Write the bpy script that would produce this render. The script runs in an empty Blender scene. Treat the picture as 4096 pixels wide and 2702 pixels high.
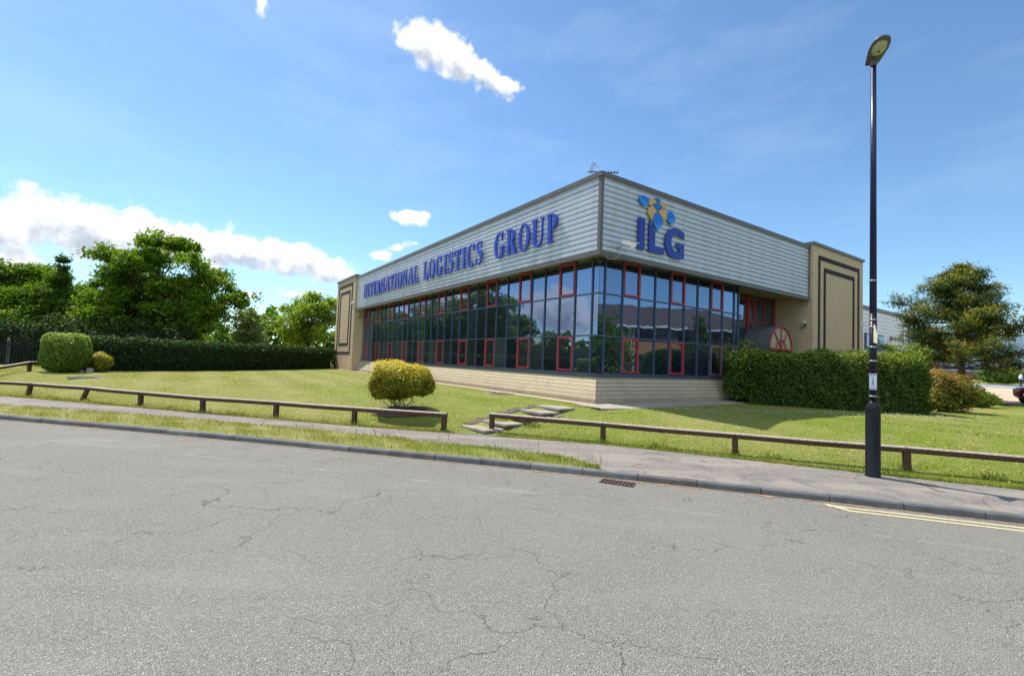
import bpy, math, random
import numpy as np
from mathutils import Vector, Matrix

random.seed(7)
RNG = np.random.default_rng(11)
R = math.radians
SC = bpy.context.scene
COL = SC.collection

# ------------------------------------------------------------------ camera, sky, sun, exposure
cam_d = bpy.data.cameras.new("camera")
cam_d.sensor_width = 36.0
cam_d.lens = 16.572
cam_d.clip_start = 0.05
cam_d.clip_end = 4000
cam = bpy.data.objects.new("camera", cam_d)
COL.objects.link(cam)
SC.camera = cam
PITCH, ROLL = 0.0483, 0.0386
_f = Vector((0, math.cos(PITCH), math.sin(PITCH)))
_u = Vector((0, -math.sin(PITCH), math.cos(PITCH)))
_x = Vector((1, 0, 0))
_r = math.cos(ROLL) * _x + math.sin(ROLL) * _u
_u2 = -math.sin(ROLL) * _x + math.cos(ROLL) * _u
M = Matrix.Identity(4)
for i in range(3):
    M[i][0], M[i][1], M[i][2] = _r[i], _u2[i], -_f[i]
M[2][3] = 1.9
cam.matrix_world = M

SUN_EL = R(57.5)
SUN_AZ = R(-47.5)                       # measured from +Y towards +X
TO_SUN = Vector((math.sin(SUN_AZ) * math.cos(SUN_EL), math.cos(SUN_AZ) * math.cos(SUN_EL), math.sin(SUN_EL)))
sun_d = bpy.data.lights.new("sun", 'SUN')
sun_d.energy = 3.4
sun_d.angle = R(0.5)
sun_d.color = (1.0, 0.95, 0.86)
sun = bpy.data.objects.new("sun", sun_d)
COL.objects.link(sun)
sun.rotation_euler = TO_SUN.to_track_quat('Z', 'Y').to_euler()
sun.location = TO_SUN * 60

SC.view_settings.view_transform = 'Standard'
SC.view_settings.look = 'None'
SC.view_settings.exposure = 0.86
SC.view_settings.gamma = 1.0
SC.render.engine = 'CYCLES'
SC.cycles.use_denoising = True
try:
    SC.cycles.denoiser = 'OPENIMAGEDENOISE'
except Exception:
    pass
SC.cycles.max_bounces = 6
SC.cycles.diffuse_bounces = 3
SC.cycles.glossy_bounces = 3
SC.cycles.transmission_bounces = 3
SC.cycles.transparent_max_bounces = 6
SC.cycles.sample_clamp_indirect = 6.0

world = bpy.data.worlds.new("World")
SC.world = world
world.use_nodes = True
WN, WL = world.node_tree.nodes, world.node_tree.links
WN.clear()


def cloud_group():
    """cloud density over a sky direction given as (azimuth, elevation) in degrees"""
    g = bpy.data.node_groups.new("cloud_density", 'ShaderNodeTree')
    g.interface.new_socket("dir", in_out='INPUT', socket_type='NodeSocketVector')
    g.interface.new_socket("density", in_out='OUTPUT', socket_type='NodeSocketFloat')
    N, L = g.nodes, g.links
    gi, go = N.new('NodeGroupInput'), N.new('NodeGroupOutput')
    # domain warp
    wn = N.new('ShaderNodeTexNoise'); wn.inputs['Scale'].default_value = 0.30; wn.inputs['Detail'].default_value = 3
    L.new(gi.outputs[0], wn.inputs['Vector'])
    ws = N.new('ShaderNodeVectorMath'); ws.operation = 'SUBTRACT'; ws.inputs[1].default_value = (.5, .5, .5)
    L.new(wn.outputs['Color'], ws.inputs[0])
    wm = N.new('ShaderNodeVectorMath'); wm.operation = 'MULTIPLY_ADD'; wm.inputs[1].default_value = (2.6, 2.2, 0)
    L.new(ws.outputs[0], wm.inputs[0]); L.new(gi.outputs[0], wm.inputs[2])
    # az, el, tilt, r_az, r_el
    ells = [(-12.3, 33.6, -10, 4.0, 2.0), (-8.6, 32.9, -30, 4.2, 2.0), (-4.6, 31.6, -24, 4.0, 1.4), (-1.6, 31.1, -8, 2.2, .8),
            (-51, 9.3, 0, 9.5, 2.3), (-43.3, 10.3, -2, 7.2, 2.9), (-37.3, 10.3, -7, 7.5, 2.3), (-31.3, 10.5, -5, 6.3, 2.0),
            (-26, 10.2, -4, 5.5, 2.0), (-22, 9.5, -8, 3.6, 1.7), (-29.9, 33.6, 50, 3.4, 1.7, .62), (-24.5, 6.4, 0, 5.0, 1.0, .5), (-30, 5.6, 4, 4, .9, .5), (-13.8, 13.2, 10, 2.6, .9, .5),
            (-12.6, 16.0, -4, 2.6, .9), (-16.0, 11.9, 8, 2.8, 1.0, .4), (-48.2, 6.8, -8, 3.4, 1.3),
            (-58, 7.4, 8, 7.0, 3.2), (-66.5, 5.6, 4, 5.0, 2.3), (-74, 6.0, 5, 6.5, 3.0), (-82, 6.4, 5, 5.0, 3.0), (-93, 8, 0, 7, 3),
            (168, 42, 0, 42, 17), (-168, 42, 0, 40, 17), (140, 66, 0, 40, 10), (-130, 30, 5, 24, 9)]  # unseen clouds behind the camera, added for fill light
    acc = None
    for a, e, t, ra, re, *thin in ells:
        m = N.new('ShaderNodeMapping'); m.vector_type = 'TEXTURE'
        m.inputs['Location'].default_value = (a, e, 0)
        m.inputs['Rotation'].default_value = (0, 0, R(t))
        m.inputs['Scale'].default_value = (ra, re, 1)
        L.new(wm.outputs[0], m.inputs['Vector'])
        ln = N.new('ShaderNodeVectorMath'); ln.operation = 'LENGTH'
        L.new(m.outputs[0], ln.inputs[0])
        if thin:                                # wisps: too thin to fill in, only the noise peaks show
            ad = N.new('ShaderNodeMath'); ad.operation = 'ADD'; ad.inputs[1].default_value = thin[0]
            L.new(ln.outputs['Value'], ad.inputs[0]); src = ad.outputs[0]
        else:
            src = ln.outputs['Value']
        if acc is None:
            acc = src
        else:
            mn = N.new('ShaderNodeMath'); mn.operation = 'SMOOTH_MIN'; mn.inputs[2].default_value = 0.3
            L.new(acc, mn.inputs[0]); L.new(src, mn.inputs[1]); acc = mn.outputs[0]
    fb = N.new('ShaderNodeTexNoise'); fb.inputs['Scale'].default_value = 0.55; fb.inputs['Detail'].default_value = 9
    fb.inputs['Roughness'].default_value = 0.6
    L.new(gi.outputs[0], fb.inputs['Vector'])
    a1 = N.new('ShaderNodeMath'); a1.operation = 'SUBTRACT'; a1.inputs[0].default_value = 1.0; L.new(acc, a1.inputs[1])
    a1.use_clamp = False
    a2 = N.new('ShaderNodeMath'); a2.operation = 'MULTIPLY_ADD'; a2.inputs[1].default_value = 1.6; a2.inputs[2].default_value = -0.78
    L.new(fb.outputs['Fac'], a2.inputs[0])
    a3 = N.new('ShaderNodeMath'); a3.operation = 'ADD'; L.new(a1.outputs[0], a3.inputs[0]); L.new(a2.outputs[0], a3.inputs[1])
    L.new(a3.outputs[0], go.inputs[0])
    return g


def build_world():
    CG = cloud_group()
    tc = WN.new('ShaderNodeTexCoord')
    sp = WN.new('ShaderNodeSeparateXYZ'); WL.new(tc.outputs['Generated'], sp.inputs[0])
    az = WN.new('ShaderNodeMath'); az.operation = 'ARCTAN2'; WL.new(sp.outputs['X'], az.inputs[0]); WL.new(sp.outputs['Y'], az.inputs[1])
    azd = WN.new('ShaderNodeMath'); azd.operation = 'DEGREES'; WL.new(az.outputs[0], azd.inputs[0])
    el = WN.new('ShaderNodeMath'); el.operation = 'ARCSINE'; WL.new(sp.outputs['Z'], el.inputs[0])
    eld = WN.new('ShaderNodeMath'); eld.operation = 'DEGREES'; WL.new(el.outputs[0], eld.inputs[0])
    cb = WN.new('ShaderNodeCombineXYZ'); WL.new(azd.outputs[0], cb.inputs[0]); WL.new(eld.outputs[0], cb.inputs[1])
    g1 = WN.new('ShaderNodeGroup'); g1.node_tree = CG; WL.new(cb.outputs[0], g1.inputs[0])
    off = WN.new('ShaderNodeVectorMath'); off.operation = 'ADD'; off.inputs[1].default_value = (-0.6, 1.35, 0)
    WL.new(cb.outputs[0], off.inputs[0])
    g2 = WN.new('ShaderNodeGroup'); g2.node_tree = CG; WL.new(off.outputs[0], g2.inputs[0])
    al = WN.new('ShaderNodeMapRange'); al.interpolation_type = 'SMOOTHSTEP'
    al.inputs['From Min'].default_value = -0.04; al.inputs['From Max'].default_value = 0.44
    WL.new(g1.outputs[0], al.inputs['Value'])
    sh = WN.new('ShaderNodeMapRange'); sh.interpolation_type = 'SMOOTHSTEP'
    sh.inputs['From Min'].default_value = 0.12; sh.inputs['From Max'].default_value = 0.95
    WL.new(g2.outputs[0], sh.inputs['Value'])
    cc = WN.new('ShaderNodeMix'); cc.data_type = 'RGBA'
    cc.inputs[6].default_value = (0.68, 0.69, 0.71, 1); cc.inputs[7].default_value = (0.325, 0.365, 0.425, 1)
    WL.new(sh.outputs[0], cc.inputs[0])
    # thin veil of cirrus towards the horizon
    ci = WN.new('ShaderNodeTexNoise'); ci.inputs['Scale'].default_value = 0.06; ci.inputs['Detail'].default_value = 6
    ci.inputs['Roughness'].default_value = .62
    cm = WN.new('ShaderNodeMapping'); cm.inputs['Scale'].default_value = (.6, 1.9, 1); cm.inputs['Rotation'].default_value = (0, 0, .25)
    WL.new(cb.outputs[0], cm.inputs[0]); WL.new(cm.outputs[0], ci.inputs['Vector'])
    cr = WN.new('ShaderNodeMapRange'); cr.inputs['From Min'].default_value = .47; cr.inputs['From Max'].default_value = .8
    cr.inputs['To Max'].default_value = .16
    WL.new(ci.outputs['Fac'], cr.inputs['Value'])
    sky = WN.new('ShaderNodeTexSky'); sky.sky_type = 'NISHITA'; sky.sun_disc = False
    sky.sun_elevation = SUN_EL; sky.sun_rotation = SUN_AZ
    sky.air_density = 1.0; sky.dust_density = 0.25; sky.ozone_density = 2.5
    bg = WN.new('ShaderNodeBackground'); bg.inputs['Strength'].default_value = 0.105
    tint = WN.new('ShaderNodeMix'); tint.data_type = 'RGBA'; tint.blend_type = 'MULTIPLY'; tint.inputs[0].default_value = 1
    tint.inputs[7].default_value = (.73, .885, .95, 1)
    WL.new(sky.outputs[0], tint.inputs[6]); WL.new(tint.outputs[2], bg.inputs['Color'])
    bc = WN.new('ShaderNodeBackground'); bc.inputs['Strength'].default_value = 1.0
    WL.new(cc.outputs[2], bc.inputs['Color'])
    # the added clouds behind the camera are brightened further to lift the fill light
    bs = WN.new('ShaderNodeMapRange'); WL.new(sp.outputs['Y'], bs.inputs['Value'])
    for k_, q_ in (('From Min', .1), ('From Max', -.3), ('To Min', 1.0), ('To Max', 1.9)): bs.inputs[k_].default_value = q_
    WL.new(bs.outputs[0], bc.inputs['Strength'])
    bv = WN.new('ShaderNodeBackground'); bv.inputs['Color'].default_value = (.78, .86, .95, 1); bv.inputs['Strength'].default_value = .8
    m0 = WN.new('ShaderNodeMixShader'); WL.new(cr.outputs[0], m0.inputs[0]); WL.new(bg.outputs[0], m0.inputs[1]); WL.new(bv.outputs[0], m0.inputs[2])
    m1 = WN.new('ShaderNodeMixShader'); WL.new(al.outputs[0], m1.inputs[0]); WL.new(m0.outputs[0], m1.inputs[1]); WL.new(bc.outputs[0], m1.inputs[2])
    out = WN.new('ShaderNodeOutputWorld'); WL.new(m1.outputs[0], out.inputs['Surface'])


build_world()

# ------------------------------------------------------------------ helpers: objects and tags


def tag(o, label=None, cat=None, group=None, kind=None):
    if label: o['label'] = label
    if cat: o['category'] = cat
    if group: o['group'] = group
    if kind: o['kind'] = kind
    return o


def empty(name, loc=(0, 0, 0), rz=0.0, label=None, cat=None, group=None):
    o = bpy.data.objects.new(name, None)
    o.empty_display_size = 0.2
    COL.objects.link(o)
    o.location = loc
    o.rotation_euler = (0, 0, rz)
    return tag(o, label, cat, group)


def copy_tree(o, parent=None):
    c = o.copy()
    COL.objects.link(c)
    c.parent = parent
    for ch in o.children:
        copy_tree(ch, c)
    return c


class MB:
    """collects shapes; build() links them as ONE mesh object"""

    def __init__(s):
        s.v, s.f, s.mi, s.sm = [], [], [], []

    def add(s, vs, fs, mi=0, smooth=False):
        n = len(s.v)
        s.v += [tuple(p) for p in vs]
        for f in fs:
            s.f.append(tuple(i + n for i in f)); s.mi.append(mi); s.sm.append(smooth)
        return s

    def box(s, x0, x1, y0, y1, z0, z1, mi=0, mat=None):
        vs = [Vector((x, y, z)) for z in (z0, z1) for y in (y0, y1) for x in (x0, x1)]
        if mat is not None: vs = [mat @ p for p in vs]
        s.add(vs, [(0, 2, 3, 1), (4, 5, 7, 6), (0, 1, 5, 4), (2, 6, 7, 3), (0, 4, 6, 2), (1, 3, 7, 5)], mi)
        return s

    def bar(s, p, q, w, h, mi=0, ch=0.0):
        """chamfered timber from p to q, w wide (level), h high"""
        p, q = Vector(p), Vector(q)
        d = (q - p).normalized()
        side = d.cross(Vector((0, 0, 1)))
        if side.length < 1e-4: side = Vector((1, 0, 0))
        side.normalize()
        up = side.cross(d)
        a, b = w / 2, h / 2
        c = ch
        pr = [(-a + c, -b), (a - c, -b), (a, -b + c), (a, b - c), (a - c, b), (-a + c, b), (-a, b - c), (-a, -b + c)] if c else [(-a, -b), (a, -b), (a, b), (-a, b)]
        n = len(pr)
        vs = [p + side * x + up * y for x, y in pr] + [q + side * x + up * y for x, y in pr]
        fs = [(i, (i + 1) % n, (i + 1) % n + n, i + n) for i in range(n)] + [tuple(range(n - 1, -1, -1)), tuple(range(n, 2 * n))]
        return s.add(vs, fs, mi)

    def tube(s, pts, rad, n=8, mi=0, cap=True):
        pts = [Vector(p) for p in pts]
        rad = rad if isinstance(rad, (list, tuple)) else [rad] * len(pts)
        rings = []
        prev = None
        for i, p in enumerate(pts):
            d = (pts[min(i + 1, len(pts) - 1)] - pts[max(i - 1, 0)])
            d = d.normalized() if d.length > 1e-9 else Vector((0, 0, 1))
            if prev is None:
                a = d.orthogonal().normalized()
            else:
                a = prev - d * prev.dot(d)
                a = a.normalized() if a.length > 1e-6 else d.orthogonal().normalized()
            prev = a
            b = d.cross(a)
            rings.append([p + (a * math.cos(2 * math.pi * k / n) + b * math.sin(2 * math.pi * k / n)) * rad[i] for k in range(n)])
        vs = [p for r_ in rings for p in r_]
        fs = []
        for i in range(len(pts) - 1):
            for k in range(n):
                fs.append((i * n + k, i * n + (k + 1) % n, (i + 1) * n + (k + 1) % n, (i + 1) * n + k))
        s.add(vs, fs, mi, True)
        if cap:
            m = len(pts) - 1
            s.add(rings[0], [tuple(range(n - 1, -1, -1))], mi)
            s.add(rings[m], [tuple(range(n))], mi)
        return s

    def lathe(s, prof, n=20, mi=0, loc=(0, 0, 0), smooth=True):
        L = Vector(loc)
        vs = [L + Vector((r_ * math.cos(2 * math.pi * k / n), r_ * math.sin(2 * math.pi * k / n), z)) for r_, z in prof for k in range(n)]
        fs = []
        for i in range(len(prof) - 1):
            for k in range(n):
                fs.append((i * n + k, i * n + (k + 1) % n, (i + 1) * n + (k + 1) % n, (i + 1) * n + k))
        fs.append(tuple(range(n - 1, -1, -1))); fs.append(tuple((len(prof) - 1) * n + k for k in range(n)))
        return s.add(vs, fs, mi, smooth)

    def prism(s, poly, d0, d1, frame, mi=0):
        """poly (x, y) pushed from depth d0 to d1; frame(x, y, d) -> point"""
        n = len(poly)
        ar = sum(poly[i][0] * poly[(i + 1) % n][1] - poly[(i + 1) % n][0] * poly[i][1] for i in range(n))
        if ar < 0: poly = poly[::-1]
        vs = [frame(x, y, d0) for x, y in poly] + [frame(x, y, d1) for x, y in poly]
        fs = [(i, (i + 1) % n, (i + 1) % n + n, i + n) for i in range(n)] + [tuple(range(n - 1, -1, -1)), tuple(range(n, 2 * n))]
        return s.add(vs, fs, mi)

    def build(s, name, mats, parent=None, loc=(0, 0, 0)):
        me = bpy.data.meshes.new(name)
        me.from_pydata(s.v, [], s.f)
        mats = mats if isinstance(mats, (list, tuple)) else [mats]
        for m in mats: me.materials.append(m)
        me.polygons.foreach_set('material_index', s.mi)
        me.polygons.foreach_set('use_smooth', s.sm)
        me.update()
        import bmesh
        bm = bmesh.new(); bm.from_mesh(me)
        bmesh.ops.recalc_face_normals(bm, faces=bm.faces)
        bm.to_mesh(me); bm.free()
        o = bpy.data.objects.new(name, me)
        COL.objects.link(o)
        o.location = loc
        o.parent = parent
        return o


def np_mesh(name, V, F, mats, parent=None, col=None, mi=None, loc=(0, 0, 0), smooth=False):
    """V (n,3), F (m,k) arrays -> one mesh object; col: per vertex value stored as the attribute 'tone'"""
    me = bpy.data.meshes.new(name)
    V = np.asarray(V, np.float32); F = np.asarray(F, np.int32)
    k = F.shape[1]
    me.vertices.add(len(V)); me.vertices.foreach_set('co', V.ravel())
    me.loops.add(F.size); me.loops.foreach_set('vertex_index', F.ravel())
    me.polygons.add(len(F))
    me.polygons.foreach_set('loop_start', np.arange(0, F.size, k, dtype=np.int32))
    me.polygons.foreach_set('loop_total', np.full(len(F), k, np.int32))
    mats = mats if isinstance(mats, (list, tuple)) else [mats]
    for m in mats: me.materials.append(m)
    if mi is not None: me.polygons.foreach_set('material_index', np.asarray(mi, np.int32))
    if smooth: me.polygons.foreach_set('use_smooth', np.ones(len(F), bool))
    if col is not None:
        at = me.attributes.new('tone', 'FLOAT', 'POINT')
        at.data.foreach_set('value', np.asarray(col, np.float32))
    me.update(calc_edges=True)
    o = bpy.data.objects.new(name, me)
    COL.objects.link(o)
    o.location = loc
    o.parent = parent
    return o


# ------------------------------------------------------------------ materials
class NT:
    def __init__(s, name):
        s.m = bpy.data.materials.new(name)
        s.m.use_nodes = True
        s.N, s.L = s.m.node_tree.nodes, s.m.node_tree.links
        s.N.clear()
        s.out = s.N.new('ShaderNodeOutputMaterial')

    def n(s, t, **kw):
        x = s.N.new(t)
        for k, v in kw.items():
            if k.startswith('i_'):
                x.inputs[k[2:].replace('_', ' ')].default_value = v
            else:
                setattr(x, k, v)
        return x

    def l(s, a, b): s.L.new(a, b)

    def noise(s, vec, scale, detail=4, rough=.55, dist=0.0):
        x = s.n('ShaderNodeTexNoise'); x.inputs['Scale'].default_value = scale; x.inputs['Detail'].default_value = detail
        x.inputs['Roughness'].default_value = rough; x.inputs['Distortion'].default_value = dist
        if vec is not None: s.l(vec, x.inputs['Vector'])
        return x.outputs['Fac']

    def ramp(s, fac, stops, interp='LINEAR'):
        x = s.n('ShaderNodeValToRGB'); cr = x.color_ramp; cr.interpolation = interp
        while len(cr.elements) < len(stops): cr.elements.new(0.5)
        for e, (p, c) in zip(cr.elements, stops):
            e.position = p; e.color = (*c, 1) if len(c) == 3 else c
        s.l(fac, x.inputs['Fac'])
        return x.outputs['Color']

    def mix(s, fac, a, b, mode='MIX'):
        x = s.n('ShaderNodeMix'); x.data_type = 'RGBA'; x.blend_type = mode
        for i, v in ((0, fac), (6, a), (7, b)):
            if hasattr(v, 'is_output'): s.l(v, x.inputs[i])
            elif i == 0: x.inputs[0].default_value = v
            else: x.inputs[i].default_value = (*v, 1) if len(v) == 3 else v
        return x.outputs[2]

    def math(s, op, a, b=None, clamp=False):
        x = s.n('ShaderNodeMath'); x.operation = op; x.use_clamp = clamp
        for i, v in ((0, a), (1, b)):
            if v is None: continue
            if hasattr(v, 'is_output'): s.l(v, x.inputs[i])
            else: x.inputs[i].default_value = v
        return x.outputs[0]

    def mrange(s, v, a, b, c=0.0, d=1.0, smooth=False):
        x = s.n('ShaderNodeMapRange'); x.interpolation_type = 'SMOOTHSTEP' if smooth else 'LINEAR'
        s.l(v, x.inputs['Value'])
        for k, q in (('From Min', a), ('From Max', b), ('To Min', c), ('To Max', d)): x.inputs[k].default_value = q
        return x.outputs[0]

    def bump(s, h, strength, dist=0.01, nrm=None):
        x = s.n('ShaderNodeBump'); x.inputs['Strength'].default_value = strength; x.inputs['Distance'].default_value = dist
        s.l(h, x.inputs['Height'])
        if nrm is not None: s.l(nrm, x.inputs['Normal'])
        return x.outputs[0]

    def obj(s): return s.n('ShaderNodeTexCoord').outputs['Object']

    def mapv(s, vec, scale=(1, 1, 1), rot=(0, 0, 0), loc=(0, 0, 0)):
        x = s.n('ShaderNodeMapping'); x.inputs['Scale'].default_value = scale; x.inputs['Rotation'].default_value = rot
        x.inputs['Location'].default_value = loc
        s.l(vec, x.inputs['Vector']); return x.outputs[0]

    def princ(s, col, rough=.6, metal=0.0, nrm=None, spec=0.5, coat=0.0):
        x = s.n('ShaderNodeBsdfPrincipled')
        for k, v in (('Base Color', col), ('Roughness', rough), ('Metallic', metal), ('Normal', nrm), ('Specular IOR Level', spec), ('Coat Weight', coat)):
            if v is None: continue
            if hasattr(v, 'is_output'): s.l(v, x.inputs[k])
            elif k == 'Base Color': x.inputs[k].default_value = (*v, 1)
            else: x.inputs[k].default_value = v
        return x.outputs[0]

    def done(s, sh):
        s.l(sh, s.out.inputs['Surface']); return s.m


def plain(name, col, rough=.5, metal=0.0, var=.12, scale=3.0, bump=0.0, bscale=60, spec=.5, coat=0.0):
    t = NT(name)
    v = t.obj()
    nz = t.noise(v, scale, 6, .6)
    lo = tuple(c * (1 - var) for c in col); hi = tuple(min(1, c * (1 + var)) for c in col)
    c = t.ramp(nz, [(.3, lo), (.7, hi)])
    nb = t.bump(t.noise(v, bscale, 3), bump, .01) if bump else None
    rr = t.mrange(nz, .3, .7, max(0, rough - .06), min(1, rough + .06))
    return t.done(t.princ(c, rr, metal, nb, spec, coat))


def brick_mat(name, c1, c2, mortar, bw=.225, bh=.075, off=.5, axis='sum', tint=None, ms=.012):
    t = NT(name)
    v = t.obj()
    sp = t.n('ShaderNodeSeparateXYZ'); t.l(v, sp.inputs[0])
    if axis == 'sum': u = t.math('ADD', sp.outputs[0], sp.outputs[1])
    elif axis == 'x': u = sp.outputs[0]
    else: u = sp.outputs[1]
    cb = t.n('ShaderNodeCombineXYZ'); t.l(u, cb.inputs[0]); t.l(sp.outputs[2], cb.inputs[1])
    b = t.n('ShaderNodeTexBrick'); t.l(cb.outputs[0], b.inputs['Vector'])
    b.offset = off
    b.inputs['Scale'].default_value = 1.0
    b.inputs['Brick Width'].default_value = bw; b.inputs['Row Height'].default_value = bh
    b.inputs['Mortar Size'].default_value = ms; b.inputs['Mortar Smooth'].default_value = .2; b.inputs['Bias'].default_value = 0
    b.inputs['Color1'].default_value = (*c1, 1); b.inputs['Color2'].default_value = (*c2, 1); b.inputs['Mortar'].default_value = (*mortar, 1)
    n1 = t.noise(v, 1.1, 5, .6)
    col = t.mix(t.mrange(n1, .35, .7, 0, .45), b.outputs['Color'], tint or tuple(c * .6 for c in c1))
    n2 = t.noise(v, 30, 3)
    col = t.mix(t.mrange(n2, .3, .8, 0, .3), col, tuple(c * .7 for c in c2))
    n3 = t.noise(t.mapv(v, (1.6, 1.6, .22)), 1.2, 5, .65)
    col = t.mix(t.mrange(n3, .54, .74, 0, .5), col, tuple(c * .42 for c in c2))
    damp = t.math('MULTIPLY', t.mrange(sp.outputs[2], .55, 1.25, .75, 0), t.mrange(n1, .3, .6, .35, 1))
    col = t.mix(damp, col, tuple(c * .45 for c in c2))
    h = t.math('SUBTRACT', t.math('MULTIPLY', n2, .3), b.outputs['Fac'])
    return t.done(t.princ(col, .85, 0, t.bump(h, .5, .012), .3))


def leaf_mat(name, stops, transl=.38, rough=.5, tr_gain=1.5, spec=.3):
    t = NT(name)
    a = t.n('ShaderNodeAttribute', attribute_name='tone')
    c = t.ramp(a.outputs['Fac'], stops)
    p = t.princ(c, rough, 0, None, spec)
    tr = t.n('ShaderNodeBsdfTranslucent')
    t.l(t.mix(1.0, c, (tr_gain * 1.05, tr_gain, tr_gain * .45), 'MULTIPLY'), tr.inputs['Color'])
    mx = t.n('ShaderNodeMixShader'); mx.inputs[0].default_value = transl
    t.l(p, mx.inputs[1]); t.l(tr.outputs[0], mx.inputs[2])
    return t.done(mx.outputs[0])


def glass_mat(name, base, refl, tint, wav=.012, rough=.0):
    t = NT(name)
    v = t.obj()
    bmp = t.bump(t.noise(v, 1.3, 2, .4), wav, .25)
    oi = t.n('ShaderNodeObjectInfo')
    d = t.princ(t.mix(t.math('POWER', oi.outputs['Random'], 3.0), base, tuple(b * 3 + .012 for b in base)), .3, 0, None, .2)
    g = t.n('ShaderNodeBsdfGlossy'); g.inputs['Roughness'].default_value = rough; g.inputs['Color'].default_value = (*tint, 1)
    t.l(bmp, g.inputs['Normal'])
    fr = t.n('ShaderNodeFresnel'); fr.inputs['IOR'].default_value = 1.5
    wob = t.mrange(oi.outputs['Random'], 0, 1, refl * .84, refl * 1.08)
    fac = t.math('ADD', t.math('MULTIPLY', fr.outputs[0], 1 - refl), wob, True)
    mx = t.n('ShaderNodeMixShader'); t.l(fac, mx.inputs[0]); t.l(d, mx.inputs[1]); t.l(g.outputs[0], mx.inputs[2])
    return t.done(mx.outputs[0])


def asphalt_mat():
    t = NT('road_asphalt')
    v = t.obj()
    vo = t.n('ShaderNodeTexVoronoi'); vo.inputs['Scale'].default_value = 64; t.l(v, vo.inputs['Vector'])
    vo.inputs['Randomness'].default_value = 1.0
    ve = t.n('ShaderNodeTexVoronoi', feature='DISTANCE_TO_EDGE'); ve.inputs['Scale'].default_value = 64; t.l(v, ve.inputs['Vector'])
    sepc = t.n('ShaderNodeSeparateColor'); t.l(vo.outputs['Color'], sepc.inputs[0])
    stone = t.ramp(sepc.outputs[0], [(0, (.275, .262, .236)), (.5, (.335, .32, .288)), (.92, (.375, .357, .318)), (1, (.46, .43, .37))])
    gap = t.mrange(ve.outputs['Distance'], .0, .12, 0, 1)
    pit = t.mrange(t.noise(v, 48, 3, .6), .56, .68)
    c = t.mix(gap, (.10, .093, .08), stone)
    c = t.mix(t.math('MULTIPLY', pit, .75), c, (.085, .078, .066))
    big = t.noise(v, .55, 5, .6)
    c = t.mix(t.mrange(big, .35, .7, 0, .5), c, (.30, .287, .258))
    big2 = t.noise(t.mapv(v, (.25, 1.1, 1), (0, 0, .27)), .9, 5, .65)
    c = t.mix(t.mrange(big2, .52, .75, 0, .4), c, (.385, .362, .315))
    big3 = t.noise(v, .33, 6, .7, .6)
    c = t.mix(t.mrange(big3, .56, .72, 0, .5), c, (.18, .168, .147))
    spot = t.noise(v, 2.3, 3, .5); c = t.mix(t.mrange(spot, .70, .76, 0, .5), c, (.16, .15, .135))
    # cracks: edges of warped large cells, only in patches
    wv = t.n('ShaderNodeVectorMath', operation='MULTIPLY_ADD'); wv.inputs[1].default_value = (.95, .95, 0)
    wn = t.n('ShaderNodeTexNoise'); wn.inputs['Scale'].default_value = 2.2; wn.inputs['Detail'].default_value = 5; t.l(v, wn.inputs['Vector'])
    t.l(wn.outputs['Color'], wv.inputs[0]); t.l(v, wv.inputs[2])
    cr = t.n('ShaderNodeTexVoronoi', feature='DISTANCE_TO_EDGE'); cr.inputs['Scale'].default_value = .95; t.l(wv.outputs[0], cr.inputs['Vector'])
    patch = t.mrange(t.noise(v, .42, 2), .40, .52)
    line = t.math('MULTIPLY', t.mrange(cr.outputs['Distance'], .0015, .008, 1, 0), patch)
    c = t.mix(t.math('MULTIPLY', t.math('MULTIPLY', line, t.mrange(t.noise(v, 2.1, 4, .6), .38, .6)), .75), c, (.085, .072, .053))
    h = t.math('MULTIPLY', t.mrange(ve.outputs['Distance'], 0, .3, 0, 1), 1.0)
    h = t.math('ADD', h, t.math('MULTIPLY', sepc.outputs[1], .9))
    h = t.math('SUBTRACT', t.math('SUBTRACT', h, t.math('MULTIPLY', line, 1.5)), t.math('MULTIPLY', pit, .8))
    c = t.mix(1.0, c, (1.0, .985, .94), 'MULTIPLY')
    nb = t.bump(h, .8, .009)
    nb = t.bump(t.noise(v, 9, 4, .6), .35, .02, nb)
    return t.done(t.princ(c, .82, 0, nb, .35))


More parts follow.
